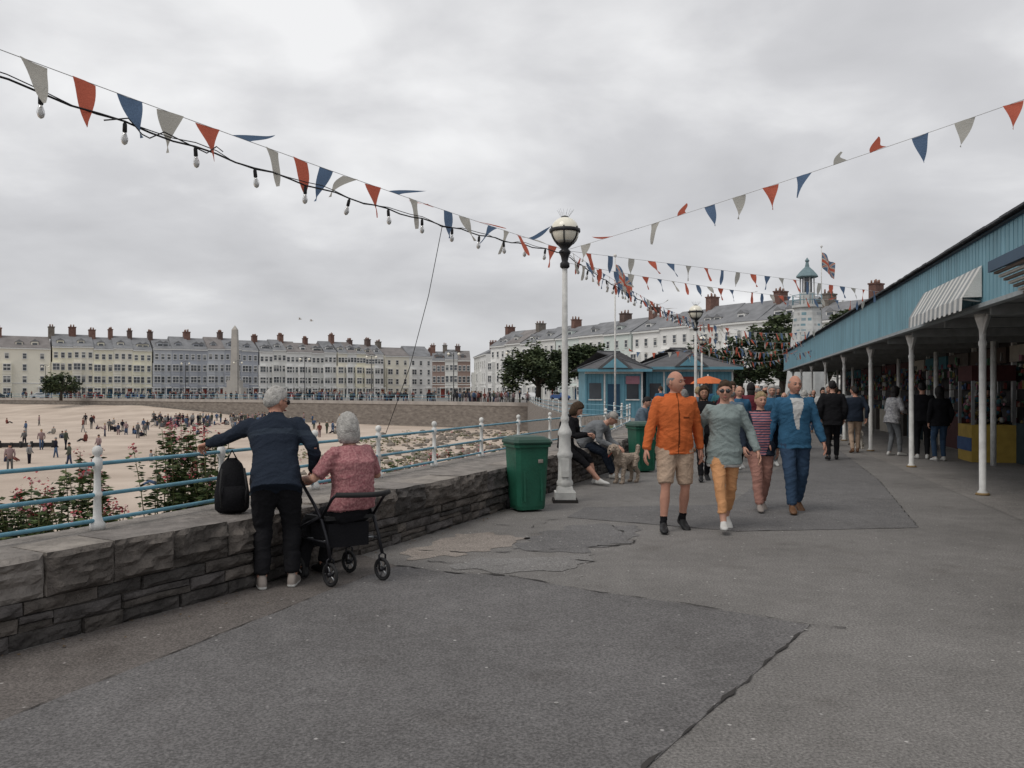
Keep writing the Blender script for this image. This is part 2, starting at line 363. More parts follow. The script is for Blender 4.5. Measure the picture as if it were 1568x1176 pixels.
# ------------------------------------------------------------------ plants
leafg=[mat('leaf_a',(.06,.09,.028),.7,.3,8),mat('leaf_b',(.1,.13,.05),.7,.3,8),mat('leaf_c',(.035,.055,.02),.7,.3,8)]
flow=[mat('valerian_red',(.36,.06,.07),.7,.2),mat('valerian_pink',(.42,.17,.19),.7,.2)]
stemm=mat('stem',(.14,.14,.06),.8,.2)
def rquad(b,c,s,m,asp_=1.):
    q=Matrix.Rotation(U(0,6.28),3,'Z')@Matrix.Rotation(U(-1.3,1.3),3,'X'); u=q@V((s,0,0));v=q@V((0,s*asp_,0)); c=V(c)
    b.add([c-u*.5,c-v*.5+u*.1,c+u*.6,c+v*.5+u*.1],[(0,1,2,3)],m)
def valerian(loc,h,n,name='red_valerian_plant',fl=.5):
    b=MB(); x,y,z=loc
    for i in range(n):
        bx=x+random.gauss(0,.06+.05*h); by=y+random.gauss(0,.1); hh=h*U(.5,1); lx,ly=random.gauss(0,.07),random.gauss(0,.05)
        b.tube([(bx,by,z),(bx+lx*.4,by+ly*.4,z+hh*.5),(bx+lx,by+ly,z+hh)],[.006,.005,.003],stemm,4)
        for k in range(int(95*hh)+8):
            t=U(.02,.97)**1.15; rquad(b,(bx+lx*t*t+random.gauss(0,.035),by+ly*t+random.gauss(0,.035),z+hh*t),U(.04,.1),random.choice(leafg),.42)
        if R()<fl:
            for k in range(22): rquad(b,(bx+lx+random.gauss(0,.024),by+ly+random.gauss(0,.024),z+hh+random.gauss(0,.035)),U(.018,.034),random.choice(flow),1)
    b.obj(name)
for px,d,h,n in((-3.42,8.2,1.1,22),(-3.05,8.25,1.02,17),(-3.95,7.6,.85,15),(-4.15,7.2,.6,14),(-4.6,7.6,.5,14),(-4.95,7.4,.45,12),(-2.75,9.0,.45,8),(-1.95,10.3,.5,9),(-2.2,9.9,.42,9),(-1.3,12,.5,9),(-.8,13.3,.45,9),(-.4,14.4,.45,8),(-1.6,11.3,.5,8),(-3.6,7.3,.42,10)):
    valerian((px,d,.2),h,n,fl=.65)
b=MB()
for i in range(6500):
    d=U(3,26); x=rail(d)-U(.2,3.2); z=.25-(rail(d)-x)*.62+U(0,.42)*max(0,noise.noise(V((x*.8,d*.8,4)))+.5)
    rquad(b,(x,d+(rail(d)-x)*.44,z),U(.06,.16),random.choice(leafg+[stemm]+([flow[1]] if R()<.25 else [])),.4)
b.obj('bank_vegetation')
scrub=mat('scrub',(.17,.15,.08),.9,.3)
b=MB()
for i in range(5200):
    y=U(50,92); x=U(-16,2.0)
    if noise.noise(V((x*.22,y*.1,7)))<.1: continue
    rquad(b,(x,y,-3+U(0,.28)),U(.12,.32),random.choice(leafg[:2]+[scrub,scrub,scrub,flow[1] if R()<.1 else scrub]),.5)
b.obj('beach_scrub')
rockm=mat('shore_rock',(.2,.175,.15),.95,.3,2,.5)
b=MB()
for i in range(650):
    y=U(22,97); x=rail(min(y,96))-U(.6,9)-(R()**2)*8; s_=U(.1,.42); b.ball((x,y,-3+s_*.15),(s_,s_*U(.6,1),s_*.5),rockm,6,4,Matrix.Rotation(U(0,6),3,'Z'))
b.obj('shore_rocks')
b=MB()
for i in range(16): b.tube([(-50+i*.8,66+i*.1,-3.2),(-50+i*.8+U(-.1,.1),66+i*.1,-2.45+U(-.2,.2))],.12,rubber,6)
b.obox((-50,65.9,-2.95),(12,1.6,0),(0,.25,0),(0,0,.35),rubber); b.obj('timber_groyne')
# ------------------------------------------------------------------ lamps
globe=mat('lamp_globe_glass',(.8,.77,.66),.2,.05,spec=.5); globed=mat('lamp_globe_lower',(.3,.29,.26),.25,.1,spec=.5); lampw=mat('lamp_post_paint',(.58,.58,.56),.5,.16,9,.1,30)
def street_lamp(x,y,n=20):
    r=root('street_lamp',(x,y,0)); b=MB()
    b.box((x,y,.02),(.36,.36,.05),mort); b.box((x,y,.09),(.3,.3,.12),lampw); b.box((x,y,.19),(.25,.25,.08),lampw,taper=.85)
    b.lathe([(.105,.22),(.12,.25),(.12,.29),(.1,.33),(.095,.62),(.11,.66),(.112,.7),(.09,.74),(.085,.95),(.1,.98),(.1,1.02),(.08,1.06),(.055,1.12),(.05,1.16),(.062,1.19),(.062,1.22),(.045,1.26),(.043,2.4),(.038,3.42)],(x,y,0),lampw,n)
    b.box((x,y-.1,.5),(.11,.03,.26),lampw)
    b.obj('post',r); b=MB()
    b.lathe([(.05,3.4),(.07,3.42),(.07,3.47),(.045,3.5),(.06,3.58),(.085,3.62),(.085,3.65),(.05,3.68),(.1,3.735),(.12,3.75),(.11,3.765)],(x,y,0),black_paint,n)
    for k in range(6):
        a=k*math.pi/3+.4
        b.tube([(x+math.cos(a)*.217*math.cos(t),y+math.sin(a)*.217*math.cos(t),3.94+.217*math.sin(t)) for t in [-1.15+.28*q for q in range(6)]],.011,black_paint,5)
    b.lathe([(.2,3.92),(.22,3.92),(.228,3.935),(.226,3.97),(.2,3.98)],(x,y,0),black_paint,n)
    for k in range(14):
        a=k*.449; b.tube([(x+math.cos(a)*.05,y+math.sin(a)*.05,4.14),(x+math.cos(a)*U(.1,.15),y+math.sin(a)*U(.1,.15),4.25)],.0018,steel,3)
    b.lathe([(.06,4.135),(.05,4.155),(.01,4.17)],(x,y,0),black_paint,n)
    b.obj('collar_and_cage',r); b=MB(); b.ball((x,y,3.94),.208,globe,24,16); b.lathe([(.21*math.cos(t),3.94+.21*math.sin(t)) for t in [-1.3+.11*q for q in range(6)]],(x,y,0),globed,24); b.obj('globe',r)
for x,y in((.77,11.9),(-5.28,1.0),(5.4,24),(8.6,37)): street_lamp(x,y)
for x,y in((-96,168),(-60,150),(-49,146),(-33,130),(-21,122),(-8,112),(0,110)):
    r=root('lamp_column',(x,y,0)); b=MB(); b.tube([(x,y,0),(x,y,1),(x,y,7)],[.11,.07,.05],black_paint,6); b.tube([(x-.7,y,7),(x,y,7.2),(x+.7,y,7)],.035,black_paint,5); b.ball((x-.7,y,6.8),.2,globe,8,6); b.ball((x+.7,y,6.8),.2,globe,8,6); b.obj('column',r)
# ------------------------------------------------------------------ bunting and festoon
fm=[cloth('flag_blue',(.125,.19,.3)),cloth('flag_cream',(.5,.49,.45)),cloth('flag_red',(.56,.15,.1))]
for m_ in fm:
    nt_=m_.node_tree; bs=nt_.nodes['Principled BSDF']; tr=nt_.nodes.new('ShaderNodeBsdfTranslucent'); ms_=nt_.nodes.new('ShaderNodeMixShader'); ms_.inputs[0].default_value=.4
    src=bs.inputs['Base Color'].links[0].from_socket; nt_.links.new(src,tr.inputs[0]); nt_.links.new(bs.outputs[0],ms_.inputs[1]); nt_.links.new(tr.outputs[0],ms_.inputs[2]); nt_.links.new(ms_.outputs[0],nt_.nodes['Material Output'].inputs[0])
def cat(A,B,sag,n):
    A,B=V(A),V(B); return [A+(B-A)*(i/n)+V((0,0,-4*sag*(i/n)*(1-i/n))) for i in range(n+1)]
def bunting(A,B,sag,sz=.3,sp=.33,wind=.5,n0=0,calm=0.):
    b=MB(); L_=(V(B)-V(A)).length; n=max(6,int(L_/sp)); P=cat(A,B,sag,n)
    b.tube(cat(A,B,sag,n*2),.003,mat('cord',(.5,.5,.5)),4)
    for i in range(1,n):
        if R()<.03: continue
        t=(P[i+1]-P[i-1]).normalized(); m=fm[(i+n0)%3]; still=i/n<calm; ang=random.gauss(.15,.2)
        if not still and R()<wind: ang=U(1.1,2.1)
        if R()<.2: ang=-ang
        curl=U(-.2,.35) if ang<1 else U(-.5,.7); side=t.cross(V((0,0,1))).normalized(); w_=sz*.66*U(.85,1.05); p=P[i]; rows=8; vs=[];fs=[]; skew=random.gauss(.06,.12) if ang<1 else random.gauss(.3,.35); kk=.12 if abs(ang)<1 else .45
        for j in range(rows+1):
            f=j/rows; ww=w_*(1-f)*.5; a=ang+curl*f
            if j: p=p+(V((0,0,-1))*math.cos(a)+side*math.sin(a)+t*(skew+kk*math.sin(f*4+i)))*(sz/rows)
            tw=side*math.sin(f*4+i)*.02; vs+=[p-t*ww+tw,p+side*.012*math.sin(i*3+f*6),p+t*ww-tw]
            if j:
                q=3*j; fs+=[(q-3,q-2,q+1,q),(q-2,q-1,q+2,q+1)]
        b.add(vs,fs,m,True)
    b.obj('bunting_string')
bulbg=mat('bulb_glass',(.55,.55,.54),.1,.05,spec=.6,trans=.45)
def festoon(A,B,sag,sp=.57):
    b=MB(); A,B=V(A),V(B); L_=(B-A).length; n=int(L_/sp); P=cat(A,B,sag,n*3)
    for i in range(len(P)): P[i]=P[i]+V((0,0,.012*math.sin(i*1.7)))
    b.tube(P,.0075,cable_m,5)
    b.tube([p+V((.012*math.sin(i*2.1),.012*math.cos(i*1.3),.02*math.sin(i*.9)+.012)) for i,p in enumerate(P)],.004,cable_m,4)
    for i in range(1,n):
        p=P[i*3]; Mt=Matrix.Rotation(U(-.25,.25),3,'Y')
        for prof,m in(([(.005,0),(.015,-.02),(.016,-.07),(.012,-.075)],cable_m),([(.011,-.075),(.016,-.09),(.024,-.115),(.025,-.13),(.018,-.152),(.004,-.162)],bulbg)):
            o=len(b.v); b.lathe(prof,(0,0,0),m,8)
            for q in range(o,len(b.v)): b.v[q]=tuple(Mt@V(b.v[q])+p)
    b.obj('festoon_light_string')
T1=(.77,11.9,3.66)
bunting((-5.28,1.0,3.8),(.74,11.9,3.68),.09,.31,.33,.45,2,.5)
festoon((-5.25,1.0,3.82),(.75,11.85,3.62),.28)
bunting(T1,(6.3,5.7,4.62),.07,.28,.4,.35); bunting(T1,(8.6,18.9,3.9),-.02,.26,.5,.0,1)
bunting((.8,12,3.7),(5.4,24,3.7),.12,.26,.36,.2); festoon((.8,12,3.6),(5.4,24,3.6),.12); bunting((.8,12,3.5),(8.9,20.3,3.85),.12,.22,.4,.2)
bunting((5.4,24,3.7),(11.4,30,3.9),.25,.26,.35,.1); bunting((5.4,24,3.6),(8.6,37,3.7),.3,.26,.35,.2); festoon((5.4,24,3.6),(8.6,37,3.6),.15)
bunting((5.4,24,3.7),(13,36,3.9),.35,.26,.35,.1,1); bunting((8.6,37,3.7),(14.5,42,3.9),.3,.28,.35,.1); bunting((8.6,37,3.6),(15.4,45,3.6),.5,.28,.35,.1,2); bunting((4.8,38,3.6),(8.6,37,3.6),.2,.28,.35)
bunting((8.6,37,3.5),(10,52,4),.3,.28,.35); bunting((5.4,24,3.4),(12.2,33,3.3),.4,.26,.35,.1,2)
b=MB()
b.tube([(-.78,9.15,3.47),(-.95,9.3,2.7),(-1.2,9.6,1.9),(-1.55,10.0,1.08)],.004,cable_m,4)
b.tube([(-2.75+.07*i+.05*math.sin(i*1.3),5.5+.1*i,3.46+.05*math.sin(i*1.9)-.03) for i in range(9)],.005,cable_m,4)
b.obj('loose_cable')
b=MB(); b.tube([(6.3,5.7,3.8),(6.3,5.7,4.7)],.03,white_paint,8); b.obj('roof_pole')
# ------------------------------------------------------------------ flags
def union(name,x,y,z0,z1,fw,fh,fz,pole=.05):
    r=root(name,(x,y,z0)); b=MB(); b.tube([(x,y,z0),(x,y,z1)],[pole,pole*.6],white_paint,8); b.ball((x,y,z1+.05),.08,white_paint,8,6); b.obj('pole',r)
    b=MB(); nx,ny=40,24; vs=[]
    for j in range(ny+1):
        for i in range(nx+1):
            u=i/nx;v=j/ny; droop=.85*u; vs.append((x+u*fw*.5+.04,y+.22*math.sin(u*9+v*2)*fw*.35,fz+v*fh-droop*fh*.95+.06*math.sin(u*8)))
    for j in range(ny):
        for i in range(nx):
            u=(i+.5)/nx;v=(j+.5)/ny; cx_,cy_=abs(u-.5)*2,abs(v-.5); d1=abs((u-.5)-(v-.5)); d2=abs((u-.5)+(v-.5)); m=fm[0]
            if min(d1,d2)<.09: m=fm[1]
            if min(d1,d2)<.03: m=fm[2]
            if cx_<.2 or cy_<.16: m=fm[1]
            if cx_<.11 or cy_<.09: m=fm[2]
            o=j*(nx+1)+i; b.add([vs[o],vs[o+1],vs[o+nx+2],vs[o+nx+1]],[(0,1,2,3)],m,True)
    b.obj('flag',r)
union('flagpole',4.8,38,0,7.9,1.5,.95,6.6)
# ------------------------------------------------------------------ bins
bing=mat('bin_green_plastic',(.016,.1,.062),.5,.2,4,.1,30); bind=mat('bin_lid_dark',(.015,.055,.038),.5,.15)
def bin_(x,y,rz):
    r=root('litter_bin',(x,y,0)); b=MB(); Rm=Matrix.Rotation(rz,3,'Z')
    def sec(w_,d_,z,o=0): 
        c=.05;pts=[(-w_+c,-d_),(w_-c,-d_),(w_,-d_+c),(w_,d_-c),(w_-c,d_),(-w_+c,d_),(-w_,d_-c),(-w_,-d_+c)]
        return [Rm@V((p[0],p[1]+o,z))+V((x,y,0)) for p in pts]
    def lo(S,m,mb):
        vs=[q for s in S for q in s]; fs=[(i*8+k,i*8+(k+1)%8,i*8+8+(k+1)%8,i*8+8+k) for i in range(len(S)-1) for k in range(8)]
        fs+= [tuple(range(8))[::-1],tuple(len(vs)-8+k for k in range(8))]; mb.add(vs,fs,m)
    lo([sec(.19,.2,.03),sec(.2,.21,.08),sec(.235,.25,.86),sec(.26,.275,.865),sec(.262,.277,.9),sec(.25,.265,.905)],bing,b)
    for k in(-.12,.12): b.box(V((x,y,.45))+Rm@V((k,-.232,0)),(.025,.015,.6),bing,M=Rm@Matrix.Rotation(-.05,3,'X'))
    b.box(V((x,y,.68))+Rm@V((0.1,-.252,0)),(.07,.004,.05),cop[2],M=Rm@Matrix.Rotation(-.05,3,'X'))
    b.obj('body',r); b=MB()
    lo([sec(.27,.29,.907),sec(.275,.295,.93),sec(.26,.27,.965,.01),sec(.21,.2,1.0,.03),sec(.15,.12,1.01,.05)],bind,b)
    b.tube([V((x,y,.95))+Rm@V((-.2,.31,0)),V((x,y,.95))+Rm@V((.2,.31,0))],.018,bind,8); b.obj('lid',r); b=MB()
    for k in(-.2,.2): b.tube([V((x,y,.1))+Rm@V((k-.03,.22,0)),V((x,y,.1))+Rm@V((k+.03,.22,0))],.1,rubber,14)
    b.obj('wheels',r)
bin_(.2,11.05,.35); bin_(2.62,16.4,.3)
# ------------------------------------------------------------------ shelter
SX=lambda d:3.75+.255*d
u_=V((.255,1,0)).normalized(); nin=V((u_.y,-u_.x,0))
bluef=[mat('fascia_blue_%d'%i,(.17*q,.33*q,.4*q),.6,.14,3,.1,stretch=(1,1,.3)) for i,q in enumerate((1,.93,1.05))]; slate=mat('slate_roof',(.075,.078,.085),.8,.2,3,.3); cream=mat('shelter_cream',(.45,.45,.42),.7,.1)
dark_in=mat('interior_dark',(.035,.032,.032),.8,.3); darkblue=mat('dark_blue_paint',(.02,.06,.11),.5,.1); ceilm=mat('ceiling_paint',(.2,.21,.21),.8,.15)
def S(d,off,z): return V((SX(d),d,z))+nin*off
r=root('promenade_shelter',(SX(25),25,0))
b=MB(); D0,D1=4.5,48
du=(S(D1,0,0)-S(D0,0,0)); Ln=du.length
b.obox(S(D0,0,2.84),du,nin*.06,V((0,0,.98)),bluef[0])
n=int(Ln/.16)
for i in range(n):
    p=S(D0,-.012,2.86)+u_*(i*.16+.02); b.obox(p,u_*.135,nin*.012,V((0,0,.93)),random.choice(bluef))
b.obox(S(D0,-.05,2.80),du,nin*.12,V((0,0,.06)),mat('gutter_grey',(.3,.33,.34)))
b.obox(S(D0,-.03,3.79),du,nin*.1,V((0,0,.05)),darkblue)
b.obj('fascia',r); b=MB()
b.add([S(D0,-.08,3.84),S(D1,-.08,3.84),S(D1,4.2,5.1),S(D0,4.2,5.1),S(D0,8.4,3.84),S(D1,8.4,3.84)],[(0,1,2,3),(3,2,5,4),(0,3,4),(1,5,2)],slate)
b.add([S(D0,-.08,3.80),S(D1,-.08,3.80),S(D1,8.4,3.80),S(D0,8.4,3.80)],[(3,2,1,0)],slate)
for i in range(int(Ln/.3)): b.obox(S(D0,-.12,3.842+U(0,.012))+u_*(i*.3),u_*.28,nin*.3,V((0,0,.03)),slate)
b.obox(S(D1,0.06,2.84),nin*3.1,u_*.05,V((0,0,.96)),bluef[0]); b.obj('roof',r); b=MB()
b.obox(S(D0,.1,2.86),du,nin*3.0,V((0,0,.03)),ceilm)
for i in range(18): b.obox(S(D0,.1,2.70)+u_*(i*2.45),nin*3,u_*.08,V((0,0,.15)),ceilm)
b.obj('ceiling',r); b=MB()
for i,d in enumerate([7.95,12.7,17.4,22.1,26.8,31.5,36.2,40.9,45.6]):
    p=S(d,.3,0); b.lathe([(.075,0),(.075,.05),(.05,.08),(.05,2.3),(.06,2.33),(.06,2.37),(.045,2.4),(.05,2.55),(.1,2.72),(.12,2.8)],p,white_paint,12)
    for sg in(-1,1): b.tube([p+V((0,0,2.45)),p+u_*sg*.1+V((0,0,2.62)),p+u_*sg*.24+V((0,0,2.79))],.02,white_paint,6)
    b.lathe([(.1,0.004),(.1,.03),(.08,.04)],p,mat('rusty_base',(.25,.17,.08)),12)
    p=S(d+.8,2.1,0); b.lathe([(.06,0),(.06,2.7)],p,white_paint,8)
b.obj('posts',r); b=MB()
W0=3.1
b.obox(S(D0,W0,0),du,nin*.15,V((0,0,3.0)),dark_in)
cols=[mat('door_red',(.22,.05,.04)),mat('door_teal',(.04,.13,.16)),mat('panel_cream',(.35,.32,.27)),mat('panel_yellow',(.45,.31,.07)),mat('panel_white',(.45,.45,.44)),mat('panel_blue',(.05,.1,.22)),mat('panel_pink',(.35,.17,.21))]
darks=[mat('stall_shaded_%d'%i,c,.8,.2) for i,c in enumerate([(.05,.045,.04),(.07,.05,.04),(.03,.05,.06),(.09,.08,.07),(.06,.02,.02)])]  # stall colours darkened to stand in for shade beneath the shelter roof
mer=[mat('goods_shaded_%d'%i,c,.6,.3,12) for i,c in enumerate([(.25,.06,.05),(.06,.11,.24),(.25,.21,.08),(.26,.26,.25),(.07,.16,.09),(.25,.11,.15),(.12,.08,.06),(.05,.05,.06),(.06,.16,.18),(.04,.03,.03)])]  # merchandise colours muted too, with the under-roof shade put into them
x=0.3;i=0
while x<Ln-2.5:
    wd=U(1.8,3.); o=S(D0,W0,0)+u_*x
    if x+4.5<17.5:
        b.obox(o-nin*.05,u_*wd,nin*.06,V((0,0,.7)),cols[5] if i%2 else cols[1])
        b.obox(o-nin*.02+V((0,0,.78)),u_*(wd-.1),nin*.03,V((0,0,1.5)),glass_dark)
        for k in range(4): b.obox(o-nin*.06+V((0,0,.7))+u_*(k*(wd-.08)/3),u_*.07,nin*.05,V((0,0,1.65)),white_paint)
        b.obox(o-nin*.07+V((0,0,2.32)),u_*wd,nin*.06,V((0,0,.12)),white_paint); b.obox(o-nin*.06+V((0,0,.7)),u_*wd,nin*.06,V((0,0,.07)),white_paint)
    else:
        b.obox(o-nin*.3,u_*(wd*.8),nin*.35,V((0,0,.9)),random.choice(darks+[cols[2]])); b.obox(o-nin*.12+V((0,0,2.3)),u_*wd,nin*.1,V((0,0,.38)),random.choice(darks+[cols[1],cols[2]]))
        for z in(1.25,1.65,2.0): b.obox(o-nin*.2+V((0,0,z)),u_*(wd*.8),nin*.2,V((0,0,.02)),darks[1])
        for k in range(110):
            q=o+u_*U(0,wd*.8)+nin*U(-.28,-.05); z=random.choice((.9,1.27,1.67,2.02)) if R()<.7 else U(1.8,2.4); h_=U(.05,.2)
            b.box(q+V((0,0,z+h_/2)),(U(.03,.11),.06,h_),random.choice(mer),rz=U(0,3),taper=U(.5,1))
        b.obox(o+u_*(wd-.12)-nin*.1,u_*.1,nin*.1,V((0,0,2.85)),white_paint)
    x+=wd+.25;i+=1
b.obj('stall_fronts',r)
b=MB(); b.add([S(D0,.0,.004),S(D1,0,.004),S(D1,W0,.004),S(D0,W0,.004)],[(3,2,1,0)],asphalt('shelter_floor_concrete',(.21,.2,.19))); b.obj('shelter_floor')
r=root('striped_awning',S(13,-.1,3.3)); b=MB(); aw=cloth('awning_white',(.6,.6,.58)); ag=cloth('awning_grey',(.3,.32,.33))
nS=24
for i in range(nS):
    a=11.6+(14.9-11.6)*i/nS; c=11.6+(14.9-11.6)*(i+1)/nS; m=aw if i%2==0 else ag; w1=.012*math.sin(i*1.1)
    b.add([S(a,-.03,3.4),S(c,-.03,3.4),S(c,-.28,2.95+w1),S(a,-.28,2.95+w1)],[(0,1,2,3)],m); b.add([S(a,-.28,2.95+w1),S(c,-.28,2.95+w1),S(c,-.29,2.76+.02*(i%2)),S(a,-.29,2.76+.02*(i%2))],[(0,1,2,3)],m)
for d in(11.6,14.9): b.add([S(d,-.03,3.4),S(d,-.28,2.95),S(d,-.03,2.95)],[(0,1,2)],aw)
b.obj('canvas',r); b=MB()
for d in(11.7,14.8): b.tube([S(d,-.02,2.9),S(d,-.27,2.94)],.015,white_paint,6)
b.obj('arms',r)
r=root('slatted_awning_box',S(8.5,-.1,3.0)); b=MB()
b.obox(S(7,-.45,3.12),u_*2.9,nin*.43,V((0,0,.05)),darkblue); b.obox(S(7,-.48,3.05),u_*2.9,nin*.04,V((0,0,.13)),darkblue)
br=mat('slats_brown',(.16,.13,.11)); 
for i in range(8): b.obox(S(7,-.43+.052*i,3.02-.04*i),u_*2.85,nin*.045,V((0,0,.03)),[br,cream][i%2])
b.obj('box',r)
r=root('arcade_claw_machine',S(19.2,2.2,0)); b=MB(); o=S(19.0,1.9,0)
b.obox(o,u_*1.1,nin*.9,V((0,0,.85)),cols[3]); b.obox(o-nin*.02+V((0,0,.25)),u_*1.1,nin*.02,V((0,0,.3)),cols[5]); b.obox(o+V((0,0,1.85)),u_*1.1,nin*.9,V((0,0,.35)),darks[4])
for a in(0,1.04):
    for c in(0,.84): b.obox(o+u_*a+nin*c+V((0,0,.85)),u_*.06,nin*.06,V((0,0,1.0)),steel)
for k in range(150): b.ball(o+u_*U(.1,1)+nin*U(.08,.8)+V((0,0,.88+U(0,.7))),U(.03,.07),random.choice(mer+cols),6,5)
b.obj('cabinet',r)
# ------------------------------------------------------------------ kiosks
kb=mat('kiosk_blue',(.13,.3,.38),.6,.12,2); kr=mat('kiosk_roof',(.1,.1,.105),.8,.2,2,.4)
def kiosk(name,x0,x1,y0,y1,eave,apex):
    r=root(name,((x0+x1)/2,(y0+y1)/2,0)); b=MB(); b.box(((x0+x1)/2,(y0+y1)/2,eave/2),(x1-x0,y1-y0,eave),kb); 
    k=int((x1-x0)/.9)
    for i in range(k+1): b.box((x0+(x1-x0)*i/k,y0-.02,eave/2),(.08,.06,eave),white_paint if i%2 else kb)
    b.box(((x0+x1)/2,y0-.03,eave-.12),(x1-x0+.1,.08,.22),white_paint)
    for i in range(k):
        xc=x0+(x1-x0)*(i+.5)/k
        if i%3==1: b.box((xc,y0-.03,1.0),(.6,.05,2.0),darkblue)
        else: b.box((xc,y0-.02,1.65),(.6,.05,.8),glass_dark); b.box((xc,y0-.03,1.2),(.7,.06,.06),white_paint)
        if i%3==2: b.box((xc,y0-.06,2.2),(.7,.03,.4),random.choice(cols))
    for i in range(int((x1-x0)/.2)): b.box((x0+.1+i*.2,y0-.008,eave/2),(.015,.01,eave-.3),mat('kiosk_groove',(.07,.18,.24)))
    b.obj('walls',r); b=MB(); o=.45; yc=(y0+y1)/2; h=(y1-y0)/2*.9
    b.add([(x0-o,y0-o,eave),(x1+o,y0-o,eave),(x1+o,y1+o,eave),(x0-o,y1+o,eave),(x0+h,yc,apex),(x1-h,yc,apex)],[(0,1,5,4),(1,2,5),(2,3,4,5),(3,0,4),(3,2,1,0)],kr)
    b.tube([(x0+h,yc,apex),(x1-h,yc,apex)],.06,slate,6)
    for q in((x0-o,y0-o,x0+h),(x1+o,y0-o,x1-h)): b.tube([(q[0],q[1],eave+.02),(q[2],yc,apex)],.05,slate,6)
    b.box(((x0+x1)/2,y0-o-.02,eave-.06),(x1-x0+2*o,.05,.14),kb)
    b.obj('roof',r)
    b=MB(); xc=(x0+x1)/2
    b.add([(xc-.9,y0-o-.1,eave+.02),(xc+.9,y0-o-.1,eave+.02),(xc,y0-o-.1,eave+.75),(xc,yc,eave+.75)],[(0,1,2),(1,3,2),(0,2,3)],kr); b.add([(xc-.65,y0-o-.13,eave+.06),(xc+.65,y0-o-.13,eave+.06),(xc,y0-o-.13,eave+.58)],[(0,1,2)],kb); b.obj('gable',r)
kiosk('blue_kiosk',3.75,6.6,41.5,46,2.75,3.75); kiosk('blue_pavilion',7.1,11.6,43,49,2.9,4.05)
r=root('model_lighthouse',(18.8,52,0)); b=MB(); lw=mat('lighthouse_white',(.52,.53,.52),.6,.15,2); x,y=18.8,52
lb=mat('lighthouse_blue',(.2,.33,.38),.6,.1)
def octo(b,prof,m,k=1.): b.lathe([(r_*k,z) for r_,z in prof],(x,y,0),m,8,False)
octo(b,[(1.5,0),(1.42,1.5),(.85,6.6),(.8,6.9)],lw)
grys=[mat('lh_stone_%d'%i,c) for i,c in enumerate([(.36,.38,.39),(.43,.43,.42),(.27,.35,.39)])]
for z in [.4+i*.36 for i in range(18)]:
    rr=1.48-.099*z
    for k in range(8):
        for q in(-.25,.25):
            a=math.pi*2*(k+.5)/8; ap=rr*.925; c=V((x+math.cos(a)*ap,y+math.sin(a)*ap,z))+V((-math.sin(a),math.cos(a),0))*(q*rr*.75+U(-.05,.05)); b.box(c,(.07,U(.18,.3),.18),random.choice(grys+[lw,lw,lw,lb]),rz=a)
b.obj('tower',r); b=MB()
octo(b,[(1.0,6.85),(1.35,6.95),(1.35,7.1),(1.1,7.12)],lw,.72)
for k in range(8):
    a=math.pi*2*k/8; g_=.93; b.tube([(x+g_*math.cos(a),y+g_*math.sin(a),7.1),(x+g_*math.cos(a),y+g_*math.sin(a),7.75)],.025,lb,5); a2=a+math.pi/4
    for z in(7.4,7.73): b.tube([(x+g_*math.cos(a),y+g_*math.sin(a),z),(x+g_*math.cos(a2),y+g_*math.sin(a2),z)],.022,lb,4)
    b.tube([(x+.48*math.cos(a),y+.48*math.sin(a),7.1),(x+.44*math.cos(a),y+.44*math.sin(a),8.9)],.04,lw,5)
octo(b,[(.68,7.1),(.68,7.9),(.6,7.91)],lw,.72); octo(b,[(.45,7.7),(.45,8.9)],glass_dark,.7); octo(b,[(.7,8.85),(.95,8.92),(.9,9.0),(.55,9.3),(.2,9.55),(.12,9.85),(.2,9.95),(.02,10.15)],mat('lighthouse_cap',(.16,.23,.25)),.75)
b.obj('lantern',r)
union('flagstaff',19.9,52.5,6,10.9,1.6,1.0,9.6,.04)
r=root('parasol',(8.4,35,0)); b=MB(); b.tube([(8.4,35,0),(8.4,35,2.35)],.03,white_paint,6)
b.lathe([(.75,1.95),(.74,1.97),(.5,2.15),(.05,2.28)],(8.4,35,0),cloth('parasol_orange',(.6,.17,.07)),8,False); b.obj('canopy',r)
